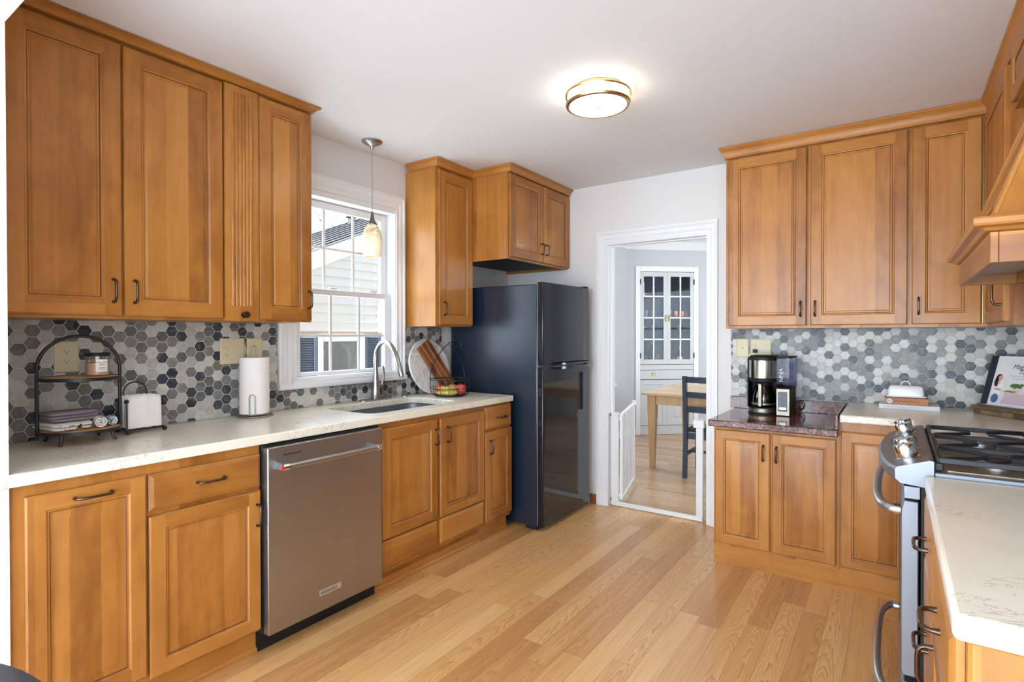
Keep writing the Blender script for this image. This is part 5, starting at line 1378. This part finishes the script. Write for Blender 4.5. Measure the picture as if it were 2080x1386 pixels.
# ================================================================== DINING ROOM
# ---- table
dt = thing('dining_table', 'pale wooden dining table with square tapered legs beyond the doorway', 'table', (1.5, 5.75, 0))
tx0, tx1, ty0, ty1 = .70, 2.35, 5.16, 6.38
MB().box(tx0, tx1, ty0, ty1, .728, .752).build('tabletop', oak_light_h, dt, bevel=.004)
for n_, bxx in (('apron', (tx0+.13, tx1-.13, ty0+.055, ty0+.075)), ('apron', (tx0+.13, tx1-.13, ty1-.075, ty1-.055))):
    MB().box(*bxx, .635, .7275).build(n_, oak_light, dt, smooth=False)
for xx in (tx0+.055, tx1-.075): MB().box(xx, xx+.02, ty0+.13, ty1-.13, .635, .7275).build('apron', oak_light, dt, smooth=False)
for xx in (tx0+.045, tx1-.125):
    for yy in (ty0+.045, ty1-.125):
        MB().rings([[(xx+i, yy+i, z), (xx+.08-i, yy+i, z), (xx+.08-i, yy+.08-i, z), (xx+i, yy+.08-i, z)] for i, z in ((.018, .0015), (.0, .60), (0, .7275))]).build('leg', oak_light, dt, angle=40)
# ---- chair
ch = thing('dining_chair', 'navy blue ladder-back wooden chair pushed up to the dining table', 'chair', (1.38, 5.2, 0))
qx0, qx1 = 1.160, 1.575
for xx in (qx0, qx1-.036):
    MB().rings([[(xx, y_, z), (xx+.036, y_, z), (xx+.036, y_+.040, z), (xx, y_+.040, z)] for y_, z in ((4.998, .0015), (5.030, .42), (5.030, .50), (4.990, .945))]).build('rear_leg', m_navy, ch, angle=50)
    MB().box(xx+.002, xx+.034, 5.395, 5.430, .0015, .4185).build('front_leg', m_navy, ch, bevel=.003)
    MB().box(xx+.010, xx+.028, 5.050, 5.394, .20, .235).build('side_stretcher', m_navy, ch, bevel=.002)
MB().box(qx0-.008, qx1+.008, 5.072, 5.452, .4195, .445).build('seat', m_navy, ch, bevel=.008)
MB().box(qx0+.037, qx1-.037, 5.402, 5.418, .36, .419).build('seat_rail', m_navy, ch, bevel=.002)
MB().box(qx0+.037, qx1-.037, 5.042, 5.056, .36, .419).build('seat_rail', m_navy, ch, bevel=.002)
MB().box(qx0+.037, qx1-.037, 5.21, 5.228, .205, .23).build('cross_stretcher', m_navy, ch, bevel=.002)
for z_, dy in ((.885, 4.998), (.745, 5.010), (.610, 5.022)):
    MB().rings([[(qx0+.0355+(qx1-qx0-.071)*q, y_-.012*math.sin(PI*q), z) for y_, z in ((dy+.008, z_), (dy+.022, z_), (dy+.020, z_+.055), (dy+.006, z_+.055))] for q in [k/8 for k in range(9)]]).build('back_slat', m_navy, ch, angle=50)
# ---- built-in corner cabinet (own axes: s along the face, t into the corner)
cc = thing('corner_cabinet', 'built-in grey corner cabinet with paned glass doors above a drawer in the dining room', 'cabinet', (CB[0], CB[1], 0), None, TH)
def lb(mb, s0, s1, t0, t1, z0, z1): return mb.box(s0, s1, t0, t1, z0, z1)
mb = MB(); lb(mb, 0, .064, -.02, -.001, 0.001, 2.235); lb(mb, .808, .872, -.02, -.001, .001, 2.235); lb(mb, .064, .808, -.02, -.001, 2.165, 2.235)
mb.build('casing', m_white, cc, local=True, bevel=.003)
mb = MB(); lb(mb, .032, .06, .001, .36, .002, 2.18); lb(mb, .812, .848, .001, .36, .002, 2.18); lb(mb, .06, .812, .36, .38, .002, 2.18); lb(mb, .06, .812, .001, .36, 2.165, 2.18); lb(mb, .06, .812, .006, .36, .90, .93)
mb.build('cabinet_shell', m_cab_in, cc, local=True, smooth=False)
for z_ in (1.262, 1.548, 1.832):
    lb(MB(), .061, .811, .03, .359, z_, z_+.014).build('shelf', m_cab_in, cc, local=True, smooth=False)
def gdoor(s0, s1, lab):
    mb = MB(); f = .048; z0, z1 = .935, 2.16
    lb(mb, s0, s0+f, -.014, .004, z0, z1); lb(mb, s1-f, s1, -.014, .004, z0, z1); lb(mb, s0+f, s1-f, -.014, .004, z0, z0+.065); lb(mb, s0+f, s1-f, -.014, .004, z1-.06, z1)
    o = mb.build('glass_door', m_cab_grey, cc, local=True, bevel=.002)
    mb = MB(); c_ = (s0+s1)/2; lb(mb, c_-.009, c_+.009, -.012, .0, z0+.065, z1-.06)
    for z_ in (1.266, 1.552, 1.836): lb(mb, s0+f, s1-f, -.0115, -.0005, z_-.009, z_+.009)
    mb.build('muntin', m_white, o, local=True, smooth=False)
    lb(MB(), s0+f, s1-f, .001, .003, z0+.065, z1-.06).build('glass', m_cabglass, o, local=True, smooth=False)
    return o
d1 = gdoor(.066, .4345, ''); d2 = gdoor(.4355, .806, '')
for o, s in ((d1, .413), (d2, .458)):
    MB().lathe([(.012, -.018), (.014, -.0162), (.012, -.0145)], (s, 0, 1.545), 16, axis='y').tube([(s, -.0165, 1.50), (s, -.022, 1.545), (s, -.0165, 1.59)], [.006, .010, .006], 8).build('latch', m_brass, o, local=True)
for s in (.0655, .8065):
    for z_ in (1.05, 2.03): MB().box(s-.008, s+.008, -.024, -.0205, z_-.035, z_+.035).build('hinge', m_dark, cc, local=True, smooth=False)
lb(MB(), .066, .806, -.008, .0045, .862, .9295).build('upper_rail', m_cab_grey, cc, local=True, smooth=False)
dw_ = lb(MB(), .068, .804, -.014, .004, .735, .857).build('drawer', m_cab_grey, cc, local=True, bevel=.003)
MB().rings([[(.245+.030*math.cos(a)*k, -.0145-.016*e, .795+.030*math.sin(a)*k) for a in [PI*q/12 for q in range(13)]] for k, e in ((1, 0), (.95, .6), (.7, 1), (.3, 1.1))]).build('cup_pull', m_brass, dw_, local=True)
for s0, s1 in ((.068, .4345), (.4365, .804)):
    pr = [(0, .004), (0, -.012), (.06, -.012), (.068, -.004), (.10, -.004), (.115, -.010)]
    MB().rings([[(s0+i, t_, .125+i), (s1-i, t_, .125+i), (s1-i, t_, .728-i), (s0+i, t_, .728-i)] for i, t_ in pr]).build('lower_door', m_cab_grey, cc, local=True, angle=20)
lb(MB(), .066, .806, -.006, .0045, .003, .118).build('base_rail', m_cab_grey, cc, local=True, smooth=False)
# ---- contents of the corner cabinet
def cpt(s, t, z): return DG(s, t, z)
def glassware(kind):
    if kind == 'wine': return [(.001, 0), (.032, .001), (.030, .003), (.004, .006), (.0035, .075), (.012, .085), (.034, .115), (.038, .145), (.030, .185), (.0285, .185), (.036, .145), (.032, .117), (.010, .089), (.001, .086)]
    if kind == 'tumbler': return [(.001, 0), (.030, 0), (.036, .095), (.0345, .095), (.0285, .006), (.001, .005)]
def small(name, label, cat, s, t, z, prof, mat, group=None, seg=20):
    o = MB(); o.lathe(prof, (0, 0, 0), seg, cap=False)
    o = o.build(name, mat); o.location = cpt(s, t, z); tag(o, label, cat, group); return o
sh_z = [.931, 1.2765, 1.5625, 1.8465]
first = None
rs = random.Random(9)
for i, s in enumerate((.15, .205, .29, .345, .50, .555)):
    if first is None: first = small('tumbler', 'clear glass tumbler on the third shelf of the corner cabinet', 'glass', s, .13, sh_z[2], glassware('tumbler'), m_glass_c, 'tumblers in the corner cabinet')
    else:
        o = first.copy(); C.objects.link(o); o.location = cpt(s, .13+.03*(i % 2), sh_z[2])
first = None
for i, s in enumerate((.15, .21, .29, .35, .51, .57, .65, .71)):
    if first is None: first = small('wine_glass', 'clear stemmed wine glass on the second shelf of the corner cabinet', 'glass', s, .12, sh_z[1], glassware('wine'), m_glass_c, 'wine glasses in the corner cabinet')
    else:
        o = first.copy(); C.objects.link(o); o.location = cpt(s, .12+.10*(i % 2), sh_z[1])
m_copper = plain('hammered_copper', srgb(196, 112, 84), .3, 1.0, .1)
mug_prof = [(.001, 0), (.036, 0), (.042, .02), (.042, .085), (.040, .085), (.039, .02), (.034, .006), (.001, .005)]
for s, l in ((.607, 'copper mug left of the other one on the third shelf of the corner cabinet'), (.700, 'copper mug at the right end of the third shelf of the corner cabinet')):
    th = thing('copper_mug', l, 'mug', cpt(s, .12, sh_z[2]), 'copper mugs')
    MB().lathe(mug_prof, (0, 0, 0), 20, cap=False).build('mug_body', m_copper, th, local=True)
    MB().tube(cr([(.041, 0, .07), (.062, 0, .065), (.064, 0, .03), (.041, 0, .022)], 4), .004, 6).build('mug_handle', m_copper, th, local=True)
bot = [(.001, 0), (.034, 0), (.036, .006), (.036, .14), (.030, .17), (.013, .195), (.012, .245), (.014, .247), (.014, .262), (.001, .263)]
sq = [(.001, 0), (.04, 0), (.042, .006), (.042, .11), (.034, .13), (.012, .14), (.012, .165), (.001, .166)]
B_ = [('dark wine bottle at the left of the bottom glass shelf', .140, .23, bot, (30, 34, 38), .8), ('squat dark spirit bottle beside the left-hand wine bottle', .180, .10, sq, (40, 30, 30), 1),
      ('dark bottle with an amber cap in the second pane of the bottom glass shelf', .300, .20, bot, (60, 40, 34), 1.12), ('short amber bottle in the second pane of the bottom glass shelf', .350, .10, sq, (130, 84, 60), 1.0),
      ('tall slim dark bottle at the first muntin of the bottom glass shelf', .225, .24, bot, (26, 40, 56), 1.1), ('squat black bottle in the third pane of the bottom glass shelf', .515, .12, sq, (28, 28, 32), 1),
      ('short round dark bottle in the third pane, near the muntin', .590, .17, sq, (44, 36, 40), .85), ('single dark bottle with a white neck at the right end of the bottom glass shelf', .675, .13, bot, (22, 24, 30), .85)]
for lab_, s, t_, pf, col, k in B_:
    th = thing('bottle', lab_, 'bottle', cpt(s, t_, sh_z[0]), 'bottles in the corner cabinet')
    MB().lathe([(r, z*k) for r, z in pf], (0, 0, 0), 18, cap=False).build('bottle_glass', plain('bottle_colour', srgb(*col), .12), th, local=True)
    zt_ = pf[-1][1]*k
    cap_c = (214, 140, 90) if 'amber cap' in lab_ else (220, 220, 216) if 'white neck' in lab_ else (30, 30, 34)
    MB().lathe([(.0145, zt_-.03 if pf is bot else zt_-.014), (.0145, zt_+.004), (.001, zt_+.005)], (0, 0, 0), 14).build('bottle_cap', plain('cap_colour', srgb(*cap_c), .4), th, local=True)
    if pf is bot and k < .9: MB().lathe([(.0365, .04), (.0365, .10)], (0, 0, 0), 18, cap=False).build('bottle_label', m_paper, th, local=True)
# top shelf objects
vz = sh_z[3]
o = MB().box(-.03, .03, -.02, .02, 0, .19).build('white_box', m_ceramic, bevel=.003); o.location = cpt(.145, .14, vz); o.rotation_euler = (0, 0, TH); tag(o, 'tall white box at the left end of the top shelf in the corner cabinet', 'box')
o = MB().lathe([(.001, 0), (.030, 0), (.044, .05), (.040, .10), (.022, .14), (.030, .18), (.027, .18), (.019, .14), (.001, .13)], (0, 0, 0), 20, cap=False).build('glass_pitcher', m_glass_c); o.location = cpt(.300, .14, vz); tag(o, 'clear glass pitcher in the second pane of the top shelf in the corner cabinet', 'pitcher')
th = thing('tray_set', 'dark tray of small upright pieces on the top shelf of the corner cabinet', 'tray', cpt(.545, .14, vz))
MB().box(-.055, .055, -.03, .03, 0, .05).build('tray_body', m_blackm, th, local=True, bevel=.003)
MB().box(-.045, -.035, -.01, .01, .0505, .10).box(-.004, .012, -.01, .01, .0505, .105).box(.032, .045, -.01, .01, .0505, .085).build('tray_pieces', m_blackm, th, local=True, bevel=.002)
o = MB().box(-.055, .055, -.04, .04, 0, .065).build('dark_box', m_blackm, bevel=.004); o.location = cpt(.675, .14, vz); o.rotation_euler = (0, 0, TH); tag(o, 'low dark box at the right end of the top shelf in the corner cabinet', 'box')

# ---- chandelier of the dining room and round black table of the adjoining room
cdl = thing('chandelier', 'dark metal chandelier with five lit bulbs above the dining table', 'chandelier', (1.75, 5.75, 2.55))
MB().lathe([(.06, -.001), (.06, -.02), (.012, -.03), (.01, -.55), (.03, -.58), (.03, -.64), (.001, -.66)], (1.75, 5.75, 2.55), 20).build('chandelier_stem', m_blacks, cdl)
for k in range(5):
    a = 2*PI*k/5; c, s = math.cos(a), math.sin(a); p = lambda r, z: (1.75+c*r, 5.75+s*r, z)
    ar = MB().tube(cr([p(.02, 1.93), p(.12, 1.88), p(.24, 1.90), p(.27, 1.96)], 4), .006, 6).build('chandelier_arm', m_blacks, cdl)
    MB().lathe([(.001, 0), (.012, .004), (.026, .04), (.02, .065), (.001, .075)], p(.27, 1.965), 12).build('bulb', emis('lit_bulb', (1, .78, .5, 1), 14), ar)
rt_o = thing('round_table', 'round black table whose edge shows in the lower left corner of the photo', 'table', (1.655, -.247, 0))
MB().lathe([(.001, .726), (.462, .726), (.470, .731), (.472, .745), (.471, .757), (.468, .760), (.001, .760)], (1.655, -.247, 0), 96, cap=False).build('tabletop', plain('black_tabletop', srgb(40, 40, 44), .3, 0, .2, 40), rt_o)
MB().lathe([(.20, .013), (.20, .03), (.05, .06), (.04, .70), (.09, .7255)], (1.655, -.247, 0), 32).build('pedestal', m_blackm, rt_o)
